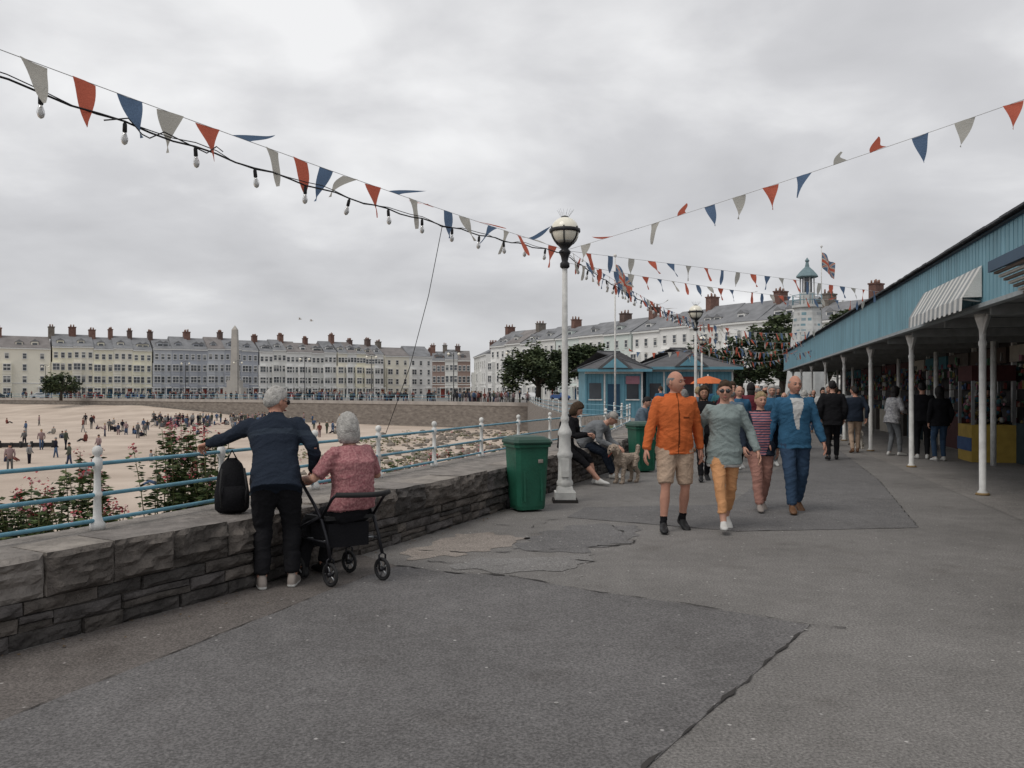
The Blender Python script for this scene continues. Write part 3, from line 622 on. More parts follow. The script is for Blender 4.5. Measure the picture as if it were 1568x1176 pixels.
# ------------------------------------------------------------------ terraces
slate2=mat('town_slate',(.2,.205,.215),.85,.2,.6); slate3=mat('town_slate_brown',(.2,.185,.18),.85,.2,.6); brick=[mat('chimney_brick_%d'%i,c,.9,.25,2) for i,c in enumerate([(.15,.085,.07),(.12,.085,.075),(.18,.105,.085),(.17,.15,.13)])]; pot=mat('chimney_pot',(.22,.13,.1)); frame=mat('window_frame',(.7,.7,.68),.6,.05)
blind=mat('window_blind',(.42,.42,.4),.6,.2)
def terrace(name,p0,p1,units,floors,eave,wm,depth=11,roofh=3.0,nw=3,bay=True,dormer=True,cstep=2):
    p0=V((*p0,0));p1=V((*p1,0)); u=(p1-p0).normalized(); L_=(p1-p0).length; n=V((u.y,-u.x,0))
    if n.dot(-(p0+p1)/2)<0: n=-n
    r=root(name,(p0+p1)/2); W=MB();G=MB();Rf=MB();C=MB(); uw=L_/units
    for i in range(units):
        o=p0+u*(i*uw); ev=eave+U(-.35,.35) if units>2 else eave; m=wm[i%len(wm)]; rh=roofh+U(-.3,.4)
        W.obox(o-n*depth,u*(uw-.02),n*depth,V((0,0,ev)),m)
        W.obox(o+V((0,0,ev-.35)),u*(uw-.02),n*.3,V((0,0,.3)),frame)
        W.obox(o+V((0,0,3.5)),u*(uw-.02),n*.1,V((0,0,.2)),frame)
        fh=(ev-.8)/floors
        for f in range(floors):
            z=f*fh+1.05; wh=fh*(.5 if f<floors-1 else .42)
            for k in range(nw):
                cx=(k+.5)*uw/nw; inbay=bay and k==0 and f<floors-1
                if f==0 and k==nw-1:
                    G.obox(o+u*(cx-.5)+n*.02+V((0,0,.1)),u*1.0,n*.05,V((0,0,2.2)),random.choice([darkblue,glass_dark,cols[0]])); W.obox(o+u*(cx-.9)+V((0,0,2.6)),u*1.8,n*.9,V((0,0,.25)),frame)
                    for s_ in(-.8,.7): W.obox(o+u*(cx+s_)+n*.75,u*.14,n*.14,V((0,0,2.6)),frame)
                    continue
                off=.9 if inbay else 0.
                ww=1.35 if inbay else .72
                q=o+u*(cx-ww/2)+n*(off+.01)+V((0,0,z))
                G.obox(q,u*ww,n*.05,V((0,0,wh)),glass_dark)
                if R()<.35: G.obox(q+n*.052+V((0,0,wh*U(.35,.75))),u*ww,n*.01,V((0,0,wh*.25)),blind)
                W.obox(q-u*.1-V((0,0,.12)),u*(ww+.2),n*.16,V((0,0,.12)),frame); W.obox(q-u*.1+V((0,0,wh)),u*(ww+.2),n*.12,V((0,0,.14)),frame)
                W.obox(q+V((0,0,wh*.5)),u*ww,n*.08,V((0,0,.07)),frame)
                for s_ in(-.08,ww): W.obox(q+u*s_,u*.08,n*.1,V((0,0,wh)),frame)
                if inbay: W.obox(q+u*(ww/2-.04),u*.08,n*.09,V((0,0,wh)),frame)
            if bay and f<floors-1:
                cx=.5*uw/nw; W.obox(o+u*(cx-.95)+V((0,0,f*fh+.05)),u*1.9,n*.9,V((0,0,fh-.06)),m)
        zr=ev; Rf.add([o+n*.35+V((0,0,zr)),o+u*uw+n*.35+V((0,0,zr)),o+u*uw-n*depth*.5+V((0,0,zr+rh)),o-n*depth*.5+V((0,0,zr+rh)),o-n*depth+V((0,0,zr)),o+u*uw-n*depth+V((0,0,zr))],[(0,1,2,3),(3,2,5,4),(0,3,4),(1,5,2),(0,4,5,1)],slate2 if R()<.7 else slate3)
        if dormer:
            for k in range(1 if R()<.6 else 2):
                q=o+u*(uw*.4+k*uw*.3-.7)-n*1.3+V((0,0,zr+.15)); dh=U(1.1,1.4)
                W.obox(q-n*1.6,u*1.4,n*1.7,V((0,0,dh)),m); G.obox(q+u*.2+n*.11+V((0,0,.2)),u*1.0,n*.04,V((0,0,.85)),glass_dark)
                Rf.add([q-u*.15+n*.2+V((0,0,dh+.01)),q+u*1.55+n*.2+V((0,0,dh+.01)),q+u*.7+n*.2+V((0,0,dh+.6)),q+u*.7-n*2.4+V((0,0,dh+.6)),q-u*.15-n*2.4+V((0,0,dh+.01)),q+u*1.55-n*2.4+V((0,0,dh+.01))],[(0,1,2),(1,5,3,2),(0,2,3,4)],slate2)
        if i%cstep==0:
            q=o-n*(depth*.5+.9)-u*.55+V((0,0,zr+rh-1.2)); hh=2.1+U(0,.8); bk=random.choice(brick[:3]+brick); tw=U(.9,1.5)
            C.obox(q,u*tw,n*2.0,V((0,0,hh)),bk); C.obox(q-u*.1-n*.1+V((0,0,hh)),u*(tw+.2),n*2.2,V((0,0,.2)),bk)
            for k in range(5): C.lathe([(.15,0),(.12,U(.35,.7))],q+u*(tw*.3+tw*.4*(k%2))+n*(.2+.4*k)+V((0,0,hh+.2)),pot,6)
    W.obj('walls',r);G.obj('windows',r);Rf.obj('roof',r);C.obj('chimneys',r)
cr1=mat('render_cream',(.76,.73,.63),.8,.05,.3);cr2=mat('render_pale_yellow',(.77,.74,.6),.8,.05,.3);gb=mat('render_greyblue',(.38,.4,.44),.8,.06,.3);gb2=mat('render_bluegrey',(.48,.5,.53),.8,.06,.3);wh=mat('render_white',(.75,.75,.73),.8,.06,.3);wg=mat('render_offwhite',(.68,.68,.65),.8,.06,.3);mint=mat('render_mint',(.6,.66,.63),.8,.05,.3)
def lp(a,b_,t): return (a[0]+(b_[0]-a[0])*t,a[1]+(b_[1]-a[1])*t)
A=(-160,156);B_=(-37,235)
def tX(t):
    dx,dy=B_[0]-A[0],B_[1]-A[1]; k=(t*A[1]-A[0])/(dx-t*dy); return lp(A,B_,k)
terrace('seafront_hotel_cream',A,tX(-.565),6,4,11.6,[cr1,cr2,cr1],cstep=1); terrace('seafront_hotel_yellow',tX(-.563),tX(-.441),5,4,12.2,[cr2,cr1],cstep=1)
terrace('seafront_hotel_grey',tX(-.439),tX(-.311),6,4,12.5,[gb2,gb,gb]); terrace('seafront_hotel_white',tX(-.309),tX(-.215),6,4,12.6,[wh,wg,wh]); terrace('seafront_hotel_terrace',tX(-.213),B_,5,4,12.4,[cr1,wh,cr2])
terrace('corner_hotel',(-37,238),(-24,246),2,4,12.2,[cr1,wh],dormer=False); terrace('side_street_house',(-24,250),(-17.5,252),1,3,10,[wg]); terrace('brick_house',(-22,225),(-11.5,226),3,3,10.5,[mat('red_brick',(.3,.22,.19)),wg],bay=False,cstep=1)
terrace('white_house',(-10.5,226),(-6.6,205),2,3,11.2,[wg,wh],dormer=False)
terrace('crescent_terrace_pale',(-5,192),(9,171),4,4,12.6,[wh,wg],roofh=3.3); terrace('crescent_terrace_mint',(9.2,170.6),(22,151),3,4,13.0,[mint,wg]); terrace('crescent_terrace_white',(22.3,150.6),(42,120.5),5,4,12.8,[wh,wh,wg],roofh=3.4); terrace('crescent_terrace_end',(43,119),(64,88),5,4,12.0,[wg,cr1],cstep=1)
r=root('war_memorial_obelisk',(-56,165,0)); b=MB(); stn=mat('memorial_granite',(.4,.38,.35),.8,.1,1); b.box((-56,165,.6),(6,6,1.2),stn);b.box((-56,165,1.8),(3.6,3.6,1.4),stn);b.box((-56,165,3.2),(2.5,2.5,1.5),stn)
b.box((-56,165,9),(1.5,1.5,10.3),stn,taper=.68); b.box((-56,165,14.6),(1.02,1.02,.9),stn,taper=.05); b.obj('obelisk',r)
# ------------------------------------------------------------------ trees
bark=mat('bark',(.06,.05,.04),.9,.2,5)
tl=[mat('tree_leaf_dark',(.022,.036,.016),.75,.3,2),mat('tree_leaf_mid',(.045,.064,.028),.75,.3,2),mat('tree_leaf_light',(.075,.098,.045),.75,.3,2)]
def tree(x,y,h,rx,rz,n,ls,name='holm_oak_tree',ry=None):
    r=root(name,(x,y,0)); b=MB(); ry=ry or rx; zc=h-rz
    b.tube([(x,y,0),(x+.1,y,zc*.5),(x,y,zc)],[rx*.09,rx*.07,rx*.05],bark,8)
    for k in range(7):
        a=k*.9; b.tube([(x,y,zc*.55),(x+math.cos(a)*rx*.35,y+math.sin(a)*ry*.35,zc-rz*.2),(x+math.cos(a)*rx*.7,y+math.sin(a)*ry*.7,zc+rz*.3)],[rx*.045,rx*.03,rx*.012],bark,6)
    b.obj('trunk',r); b=MB(); C=[]
    for k in range(80):
        a=U(0,6.28); ph=math.asin(U(-.75,1)); q=U(.5,.94); C.append((V((x+math.cos(a)*math.cos(ph)*rx*q,y+math.sin(a)*math.cos(ph)*ry*q,zc+math.sin(ph)*rz*q)),U(.12,.3)*rx,random.choice([0,1,1,2])))
    for i in range(n):
        c,cr,sh=random.choice(C); d=V((random.gauss(0,1),random.gauss(0,1),random.gauss(0,1))).normalized()*cr*U(.4,1.08); p=c+d
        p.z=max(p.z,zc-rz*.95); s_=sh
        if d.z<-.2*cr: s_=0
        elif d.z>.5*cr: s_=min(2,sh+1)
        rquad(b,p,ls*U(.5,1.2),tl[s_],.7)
    b.obj('crown',r)
tree(3.0,95,7.1,4.3,2.9,9500,.42); tree(8.8,96,7.6,2.9,2.6,6000,.42); tree(-84,152,5.2,3.4,2.2,3500,.45)
tree(27,82,9.6,3.2,3.2,5000,.42,'tree'); tree(32.5,80,9.7,2.8,3,4500,.42,'tree'); tree(19,68,6.4,2.6,2.5,4500,.34,'tree'); tree(22,66,6.6,2.7,2.6,4500,.34,'tree'); tree(16,70,6.0,2.3,2.4,4000,.34,'tree'); tree(25.5,66,6.8,2.2,2.6,4000,.34,'tree'); tree(35.5,84,9.2,2.5,2.5,3000,.42,'tree')
# ------------------------------------------------------------------ cars far
def car(x,y,rz,m):
    r=root('parked_car',(x,y,0)); b=MB(); Rm=Matrix.Rotation(rz,3,'Z')
    pr=[(-2.1,.35),(-2.15,.75),(-1.9,.95),(-1.45,1.02),(-.9,1.45),(.5,1.47),(1.15,1.0),(1.9,.88),(2.1,.65),(2.1,.35)]
    vs=[Rm@V((a,s_*.85*(.85 if z>1.1 else 1),z))+V((x,y,0)) for s_ in(-1,1) for a,z in pr]; k=len(pr)
    b.add(vs,[tuple(range(k)),tuple(range(2*k-1,k-1,-1))]+[(i,i+k,(i+1)%k+k,(i+1)%k) for i in range(k)],m)
    b.obj('body',r); b=MB()
    for s_ in(-1,1): b.add([Rm@V((a,s_*.86*(.86 if z>1.1 else 1),z))+V((x,y,0)) for a,z in((-1.25,1.04),(-.85,1.38),(.45,1.4),(.95,1.04))],[(0,1,2,3)],glass_dark)
    b.obj('glass',r); b=MB()
    for a in(-1.35,1.3):
        for s_ in(-.8,.8): b.tube([Rm@V((a,s_-.1,.32))+V((x,y,0)),Rm@V((a,s_+.1,.32))+V((x,y,0))],.32,rubber,12)
    b.obj('wheels',r)
cc=[mat('car_silver',(.4,.41,.42),.3),mat('car_black',(.03,.03,.035),.3),mat('car_white',(.65,.65,.65),.3),mat('car_red',(.35,.04,.03),.3),mat('car_blue',(.05,.1,.25),.3)]
for i in range(12):
    t=i/11; car(-120+t*88+U(-1,1),172+t*52,math.atan2(79,123),cc[i%5])
for i in range(6): car(-2+i*5.6,172-i*8.4,math.atan2(-65,43),cc[(i*2)%5])
# ------------------------------------------------------------------ mini people
mc=[cloth('m%d'%i,c) for i,c in enumerate([(.03,.03,.035),(.05,.06,.1),(.26,.26,.26),(.17,.06,.05),(.07,.11,.19),(.12,.12,.12),(.3,.28,.25),(.08,.09,.07),(.28,.2,.2),(.02,.02,.03)])]
hairc=[mat('hair_brown',(.055,.034,.02),.8,.35,40,.5,120),mat('hair_grey',(.22,.215,.21),.8,.3,40,.5,120),mat('hair_black',(.012,.01,.01),.7),mat('hair_blonde',(.33,.25,.14),.8,.3,40,.5,120),mat('hair_white',(.47,.455,.43),.85,.25,40,.6,120)]
def mini(b,x,y,z,h=1.7,sit=False):
    t=random.choice(mc);p=random.choice(mc);a=U(0,6.28);s_=h/1.75; rx,ry=math.cos(a),math.sin(a); st_=U(0,.18)
    z0=z-(.75 if sit else 0)
    for k in(-1,1):
        fx,fy=(-ry*st_*k,rx*st_*k)
        if not sit: b.tube([(x+rx*.09*k+fx,y+ry*.09*k+fy,z),(x+rx*.09*k+fx*.4,y+ry*.09*k+fy*.4,z+.48*s_),(x+rx*.08*k,y+ry*.08*k,z+.92*s_)],[.05,.065,.09],p,6)
        else: b.tube([(x+rx*.1*k-ry*.8,y+ry*.1*k+rx*.8,z+.07),(x+rx*.1*k-ry*.42,y+ry*.1*k+rx*.42,z+.28),(x+rx*.09*k,y+ry*.09*k,z+.12)],[.05,.07,.1],p,6)
        b.tube([(x+rx*.19*k,y+ry*.19*k,z0+1.42*s_),(x+rx*.25*k,y+ry*.25*k,z0+1.12*s_),(x+rx*.24*k-ry*.12,y+ry*.24*k+rx*.12,z0+.9*s_)],[.055,.045,.035],t,5)
    b.loft([(V((x,y,z0+q*s_)),V((rx,ry,0)),V((-ry,rx,0)),w_,d_) for q,w_,d_ in((.85,.16,.11),(1.1,.15,.11),(1.35,.2,.12),(1.45,.13,.09),(1.5,.06,.06))],t,8)
    b.ball((x,y,z0+1.62*s_),(.08,.09,.12),skin_m,8,6); b.ball((x,y,z0+1.66*s_),(.088,.095,.1),random.choice(hairc),8,6)
b=MB()
for i in range(230):
    t=R(); f=t*4; k=min(3,int(f)); p=lp(([(2,98)]+far)[k],([(2,98)]+far)[k+1],f-k); o=U(1.5,28); mini(b,p[0]+U(-.5,.5)-o*.1,p[1]+o,0,U(1.55,1.85))
for i in range(50): mini(b,U(-60,-32),U(146,160),0,1.7)
b.obj('distant_promenade_crowd')
b=MB()
for i in range(16):
    y=U(38,80); x=-y*U(.35,.62); mini(b,x,y,-3,U(1.2,1.8),R()<.3)
for i in range(50):
    y=U(80,120); x=-y*U(.2,.62); mini(b,x,y,-3,U(1.2,1.8),R()<.3)
for i in range(100):
    y=U(105,122); x=-y*U(.3,.44); mini(b,x,y,-3,U(1.4,1.8),R()<.4)
b.obj('distant_beach_crowd')
gm=mat('gull_white',(.5,.5,.5))
for x,y,z in((-26,100,10.5),(-24.6,100,10.3)):
    b=MB(); b.tube([(x-.2,y,z),(x,y,z),(x+.25,y,z+.02)],[.02,.07,.03],gm,8,rnd=True)
    for s_ in(-1,1): b.add([(x-.08,y,z+.04),(x+.1,y,z+.04),(x+.12,y+s_*.35,z+.18),(x-.06,y+s_*.35,z+.18),(x-.12,y+s_*.7,z+.08)],[(0,1,2,3),(3,2,4)],gm)
    b.obj('seagull')
# ------------------------------------------------------------------ human figures
def headmesh(mb,M,skin,hair,style,acc=None):
    nu,nv=40,30
    def pt(nx,ny,nz_):
        x,y,z=.077*nx,.096*ny,.119*nz_
        if nz_<0: x*=1-.32*(nz_**2); 
        if nz_<-.1 and ny<0: y*=1-.45*min(1,(-nz_-.1)*1.3)
        if ny>0:
            y+=.027*math.exp(-(nx/.15)**2-((nz_+.24)/.15)**2)+.013*math.exp(-(nx/.13)**2-((nz_+.04)/.2)**2)
            for s_ in(-1,1): y-=.015*math.exp(-((nx-s_*.38)/.2)**2-((nz_-.03)/.13)**2); y+=.005*math.exp(-((nx-s_*.5)/.2)**2-((nz_+.25)/.15)**2)
            y+=.008*math.exp(-(nx/.5)**2-((nz_-.22)/.09)**2)+.008*math.exp(-(nx/.25)**2-((nz_+.56)/.07)**2)+.011*math.exp(-(nx/.3)**2-((nz_+.85)/.13)**2)-.005*math.exp(-(nx/.3)**2-((nz_+.7)/.06)**2)
        return V((x,y,z))
    vs=[];hv=[]
    for i in range(nv+1):
        th=math.pi*i/nv
        for j in range(nu):
            a=2*math.pi*j/nu; nx,ny,nz_=math.sin(th)*math.cos(a),math.sin(th)*math.sin(a),math.cos(th)
            p=pt(nx,ny,nz_); vs.append(M@p)
            if style in('short','bald'): T=.02+(.5*ny if ny>0 else .6*ny)
            elif style=='bob': T=(-.05+.62*ny) if ny>.42 else -.8
            elif style=='long': T=(-.05+.62*ny) if ny>.35 else -1.2
            else: T=.2+.3*ny if ny>0 else .2+.5*ny
            T+=.09*noise.noise(V((nx*5,ny*5,3)))
            mk=(nz_-T)/.14
            if style=='bald': mk=min(mk,(.5-nz_)/.18,(.5-ny)/.2)
            mk=max(-.6,min(1,mk)); th_={'short':.017,'bald':.011,'bob':.033,'long':.03}.get(style,.012)
            nn=noise.noise(V((nx*3+7,ny*3,nz_*3)))*.008+noise.noise(V((nx*11+7,ny*11,nz_*5)))*.005
            hv.append(M@(p*(1+ (mk*(th_+nn) -.004)/.1)))
    fs=[(i*nu+j,(i+1)*nu+j,(i+1)*nu+(j+1)%nu,i*nu+(j+1)%nu) for i in range(nv) for j in range(nu)]
    mb.add(vs,fs,skin,True); mb.add(hv,fs,hair,True)
    R3=M.to_3x3(); X3=R3@V((1,0,0));Y3=R3@V((0,1,0))
    if style=='long':
        mb.loft([(M@V((0,-.06,z)),X3,Y3,w_,.045) for z,w_ in((0,.07),(-.1,.085),(-.2,.08),(-.27,.05))],hair,12)
    if style=='bob':
        mb.loft([(M@V((0,-.035,z)),X3,Y3,w_,d_) for z,w_,d_ in((.03,.09,.075),(-.04,.1,.08),(-.09,.098,.075),(-.125,.08,.055))],hair,14)
    for s_ in(-1,1):
        mb.ball(M@V((s_*.079,-.008,-.005)),(.009,.018,.032),skin,8,6,R3)
        mb.ball(M@V((s_*.03,.078,.005)),(.019,.009,.011),socket,8,6,R3)
        mb.ball(M@V((s_*.03,.083,.004)),(.012,.007,.006),eye_w,8,6,R3); mb.ball(M@V((s_*.03,.089,.004)),(.0065,.003,.006),eye_d,6,5,R3)
        mb.ball(M@V((s_*.031,.096,.026)),(.018,.005,.004),hair,8,5,R3)
        if acc: 
            mb.ball(M@V((s_*.032,.102,.003)),(.028,.005,.022),sunglass if acc=='sun' else glass_dark,10,6,R3); mb.tube([M@V((s_*.055,.097,.01)),M@V((s_*.082,.0,.01))],.003,sunglass,4)
    mb.ball(M@V((0,.099,-.066)),(.024,.006,.007),lip,8,5,R3)
def hand(mb,wr,dirv,back,thumb,skin,s_,curl=.45):
    X=V(dirv).normalized(); Z=(V(back)-X*V(back).dot(X)).normalized(); Y=V(thumb); Y=(Y-X*Y.dot(X)-Z*Y.dot(Z)).normalized(); wr=V(wr)
    P=lambda x,y,z: wr+(X*x+Y*y+Z*z)*s_
    mb.loft([(P(x,0,0),Y,Z,w_*s_,t*s_) for x,w_,t in((-.02,.026,.02),(.01,.028,.018),(.05,.04,.016),(.085,.042,.014),(.1,.036,.01))],skin,10)
    for y,l,r_ in((.031,.07,.0095),(.011,.08,.0098),(-.01,.074,.0095),(-.029,.057,.0085)):
        p=[(.08,y,0)];a=curl*.4;x,z=.08,0
        for q in(.25,.4,.33):
            x+=math.cos(a)*l*(q+.08);z-=math.sin(a)*l*(q+.08); p.append((x,y*1.05,z)); a+=curl
        mb.tube([P(*q) for q in p],[r_*s_,r_*s_,r_*.9*s_,r_*.75*s_],skin,7,rnd=True)
    mb.tube([P(.015,.022,-.004),P(.045,.048,-.014),P(.075,.056,-.026),P(.095,.05,-.036)],[.013*s_,.0125*s_,.0105*s_,.009*s_],skin,7,rnd=True)
def ik(a,b_,l1,l2,pole):
    a,b_=V(a),V(b_); d=b_-a; D=d.length; mxl=(l1+l2)*.995
    if D>mxl:
        b_=a+d*(mxl/D); d=b_-a; D=mxl
    u=d.normalized(); x=(l1*l1-l2*l2+D*D)/(2*D); h=math.sqrt(max(0,l1*l1-x*x)); p=V(pole); p=(p-u*p.dot(u)).normalized(); return a+u*x+p*h,b_
def figure(name,loc,face,h,pose,o,vox=.011):
    s_=h/1.75; fx,fy=face; k=math.hypot(fx,fy); fx/=k;fy/=k; rot=Matrix(((fy,fx,0,loc[0]),(-fx,fy,0,loc[1]),(0,0,1,0),(0,0,0,1))); inv=rot.inverted()
    g=lambda key,df:(inv@V(pose['w_'+key])) if 'w_'+key in pose else V(pose.get(key,df))*s_
    hip=g('hip',(0,0,.93)); neck=g('neck',(0,0,1.46)); ty=pose.get('twist',0)
    sp=(neck-hip).normalized(); rt=V((math.cos(ty),math.sin(ty),0)); rt=(rt-sp*rt.dot(sp)).normalized(); fw=sp.cross(rt)
    hr=V((1,0,0)); fem=o.get('fem',False); bk=o.get('bulk',1.); sw_=.165 if fem else .185
    hd=neck+g('headoff',(0,.025,.165)); b=MB()
    top,pants,skin,shoe=o['top'],o['pants'],o.get('skin',skin_m),o['shoe']; slv=o.get('sleeve',1.95); pe=o.get('pant',1.93); hem=o.get('hem',-.12)
    bend=pose.get('bend',0)*s_
    def spn(t): return hip+(neck-hip)*t-fw*(bend*math.sin(math.pi*max(0,min(1,t))))
    belly=o.get('belly',.0)
    prof=[(-.12,.165,.115),(0,.172 if not fem else .18,.122),(.18,.16 if not fem else .155,.115+belly),(.35,.152 if not fem else .137,.112+belly),(.55,.165 if not fem else .15,.118+belly*.5),(.75,.185 if not fem else .16,.12+(.02 if fem else 0)),(.88,.18 if not fem else .155,.105),(.97,.12,.085),(1.03,.065,.065)]
    rg=[]
    if hem<-.13: rg.append((spn(hem),hr,sp.cross(hr),(.178)*s_*bk+.012,.13*s_*bk+.01))
    for t,w_,d_ in prof:
        if t<hem-.01: continue
        q=min(1,max(0,t*1.5)); rr=(hr*(1-q)+rt*q).normalized(); rg.append((spn(t),rr,sp.cross(rr),w_*s_*bk+.014,d_*s_*bk+.012))
    b.loft(rg,top,20)
    if o.get('undershirt'): 
        t0=hem-.07; b.loft([(spn(t),hr,sp.cross(hr),.172*s_*bk+.004,.124*s_*bk+.004) for t in(t0,hem+.08)],o['undershirt'],20)
    b.loft([(spn(t),hr,sp.cross(hr),w_*s_,d_*s_) for t,w_,d_ in((-.2,.1,.09),(-.1,.165,.115),(.0,.17,.12),(.2,.15,.11))],pants,16)
    b.tube([spn(.9),neck+(hd-neck)*.3,hd+V((0,-.015,-.03))*s_],[.07*s_,.055*s_,.052*s_],skin,10)
    if o.get('collar'): b.tube([spn(.94),spn(.94)+(hd-spn(.94))*.42],[.085*s_,.07*s_],top,12)
    if o.get('hood'): b.loft([(neck-fw*.07*s_+V((0,0,z)),rt,fw,w_,.05) for z,w_ in((-.06,.08),(-.01,.12),(.04,.1))],top,12)
    H=[]
    for sd,sn in((1,'R'),(-1,'L')):
        sh=spn(.91)+rt*sd*sw_*s_; df=(sd*.24,.04 if sd>0 else .02,.90); wr=g('hand'+sn,df)
        pl_=pose.get('pole'+sn,V((sd*.5,-.9,-.2)))
        el_,wr=ik(sh,wr,.29*s_,.265*s_,pl_)
        def seg(f,pa,pb,pc): return pa+(pb-pa)*f if f<=1 else pb+(pc-pb)*(f-1)
        b.tube([sh-rt*sd*.05*s_,sh,seg(.5,sh,el_,wr),el_,seg(1.4,sh,el_,wr),wr],[.05*s_,.056*s_,.046*s_,.038*s_,.038*s_,.026*s_],skin,10,rnd=True)
        rr={0:.066,.3:.063,.6:.057,.95:.05,1.15:.052,1.5:.046,1.95:.038}; fs_=[f for f in rr if f<slv-.05]+[slv]
        b.tube([sh-rt*sd*.06*s_]+[seg(f,sh,el_,wr) for f in fs_],[.06*s_]+[(np.interp(f,list(rr),list(rr.values()))*bk**.7+.004)*s_ for f in fs_],top,12)
        b.ball(sh+V((0,0,-.005)),.066*s_*bk**.6,top,12,8)
        H.append((sn,sd,wr,(wr-el_).normalized()))
        hj=hip+V((sd*.092,0,-.02))*s_; an=g('foot'+sn,(sd*.1,0,.085)); kn,an=ik(hj,an,.425*s_,.42*s_,pose.get('kpole',V((sd*.08,1,.15))))
        b.tube([hj,seg(.5,hj,kn,an),seg(.95,hj,kn,an),seg(1.1,hj,kn,an),seg(1.35,hj,kn,an),seg(1.7,hj,kn,an),an],[.09*s_,.078*s_,.056*s_,.05*s_,.056*s_,.042*s_,.036*s_],skin,12)
        rr={0:.098,.3:.092,.6:.08,1.:.066,1.3:.064,1.6:.057,1.93:.054}; fs_=[f for f in rr if f<pe-.06]+[pe]; lo_=o.get('legw',1.)
        b.tube([hj+V((0,0,.04))*s_]+[seg(f,hj,kn,an) for f in fs_],[.095*s_]+[np.interp(f,list(rr),list(rr.values()))*s_*lo_ for f in fs_],pants,12)
        if 'sock' in o: b.tube([seg(o.get('sockt',1.7),hj,kn,an),an-V((0,0,.02))],[.044*s_,.043*s_],o['sock'],10)
        pitch=pose.get('pitch'+sn,0.); yaw=pose.get('toe'+sn,-sd*.15); Rf=Matrix.Rotation(yaw,3,'Z')@Matrix.Rotation(pitch,3,'X') if pitch<0 else Matrix.Rotation(yaw,3,'Z')@Matrix.Rotation(pitch,3,'X')
        X_=Rf@V((1,0,0));Y_=Rf@V((0,1,0));Z_=Rf@V((0,0,1))
        SP=((-.075,.022,.03,.045),(-.06,.034,.0,.085),(-.03,.038,0,.11),(.01,.04,0,.115),(.05,.042,0,.095),(.1,.048,0,.07),(.15,.047,0,.058),(.18,.038,.002,.045),(.2,.02,.008,.03))
        b.loft([(an+(Y_*u+Z_*(-.083+(z0+z1)/2+.004))*s_,X_,Z_,w_*s_,(z1-z0)/2*s_) for u,w_,z0,z1 in SP],shoe,12)
        if o.get('sole'): b.loft([(an+(Y_*u+Z_*(-.07))*s_,X_,Z_,(w_+.003)*s_,.014*s_) for u,w_,_,_ in SP],o['sole'],12)
    raw=b.obj('tmp'); polys=[tuple(f) for f in b.f]; bvh=BVHTree.FromPolygons([V(v) for v in b.v],polys); pm=b.m; mats=b.mats
    md=raw.modifiers.new('r','REMESH'); md.mode='VOXEL'; md.voxel_size=vox
    ms=raw.modifiers.new('s','SMOOTH'); ms.factor=.5; ms.iterations=3 if vox<.013 else 2
    dg=bpy.context.evaluated_depsgraph_get(); dg.update(); me=bpy.data.meshes.new_from_object(raw.evaluated_get(dg)); bpy.data.objects.remove(raw)
    soft={mats.index(m) for m in mats if m not in(skin,shoe,o.get('sole'))}
    fb=MB(); inner=o.get('inner')
    me.update(); vn=[v.normal.copy() for v in me.vertices]; nv_=[]
    for v in me.vertices:
        q=bvh.find_nearest(v.co); kx=pm[q[2]] if q[2] is not None else 0
        c=v.co.copy()
        if kx in soft:
            wv=V((c.x*6+loc[0],c.y*6+loc[1],c.z*8)); wp=noise.noise(wv)*1.4
            f1=noise.noise(V((c.x*7+loc[0]+wp,c.y*7,c.z*9-c.x*6)))
            rg_=1-abs(noise.noise(V((c.x*5+wp*1.2,c.y*5+loc[1],c.z*15+c.x*7*(1 if c.x>0 else -1)))))*2.4
            c=c+vn[v.index]*(f1*.009+max(0,rg_)**2*.0065-.003)
        nv_.append(c)
    groups={}
    for p in me.polygons:
        q=bvh.find_nearest(p.center); kx=pm[q[2]] if q[2] is not None else 0; m=mats[kx]
        c=p.center; t=(c-hip).dot(sp)/(neck-hip).length; lat=(c-hip).dot(rt); fwd=(c-hip).dot(fw)
        if inner and m==top:
            if fwd>.03 and abs(lat+.008*math.sin(t*9))<(.012+.06*max(0,(t-inner[2])/(1.05-inner[2])))*inner[1] and inner[2]<t<1.0: m=inner[0]
        if o.get('zip') and m==top and fwd>.03 and abs(lat)<vox*.75: m=o['zip']
        if o.get('pocket') and m==top and fwd>.03 and .58<t<.62 and .05<-lat<.13: m=o['pocket']
        if o.get('band') and m==top and o['band'][1]<t<o['band'][2]: m=o['band'][0]
        groups.setdefault(m,[]).append(tuple(p.vertices))
    fb.v.extend([tuple(c) for c in nv_])
    for m,fl_ in groups.items():
        kx=fb.mi(m)
        for f in fl_: fb.f.append(f); fb.m.append(kx); fb.s.append(True)
    bpy.data.meshes.remove(me)
    HM=Matrix.Translation(hd)@Matrix.Rotation(pose.get('yaw',0),4,'Z')@Matrix.Rotation(pose.get('pitch',0),4,'X')@Matrix.Rotation(pose.get('tilt',0),4,'Y')@Matrix.Scale(s_*1.02,4)
    headmesh(fb,HM,skin,o['hair'],o.get('style','short'),o.get('acc'))
    if o.get('cap'):
        q0=len(fb.v); fb.lathe([(.088,.02),(.09,.05),(.075,.1),(.04,.125),(.01,.13)],(0,0,0),o['cap'],14); 
        for i in range(q0,len(fb.v)): fb.v[i]=tuple(HM@V(fb.v[i]))
        fb.loft([(HM@V((0,y,.03)),HM.to_3x3()@V((1,0,0)),HM.to_3x3()@V((0,0,1)),w_,.005) for y,w_ in((.06,.07),(.12,.06),(.15,.03))],o['cap'],10)
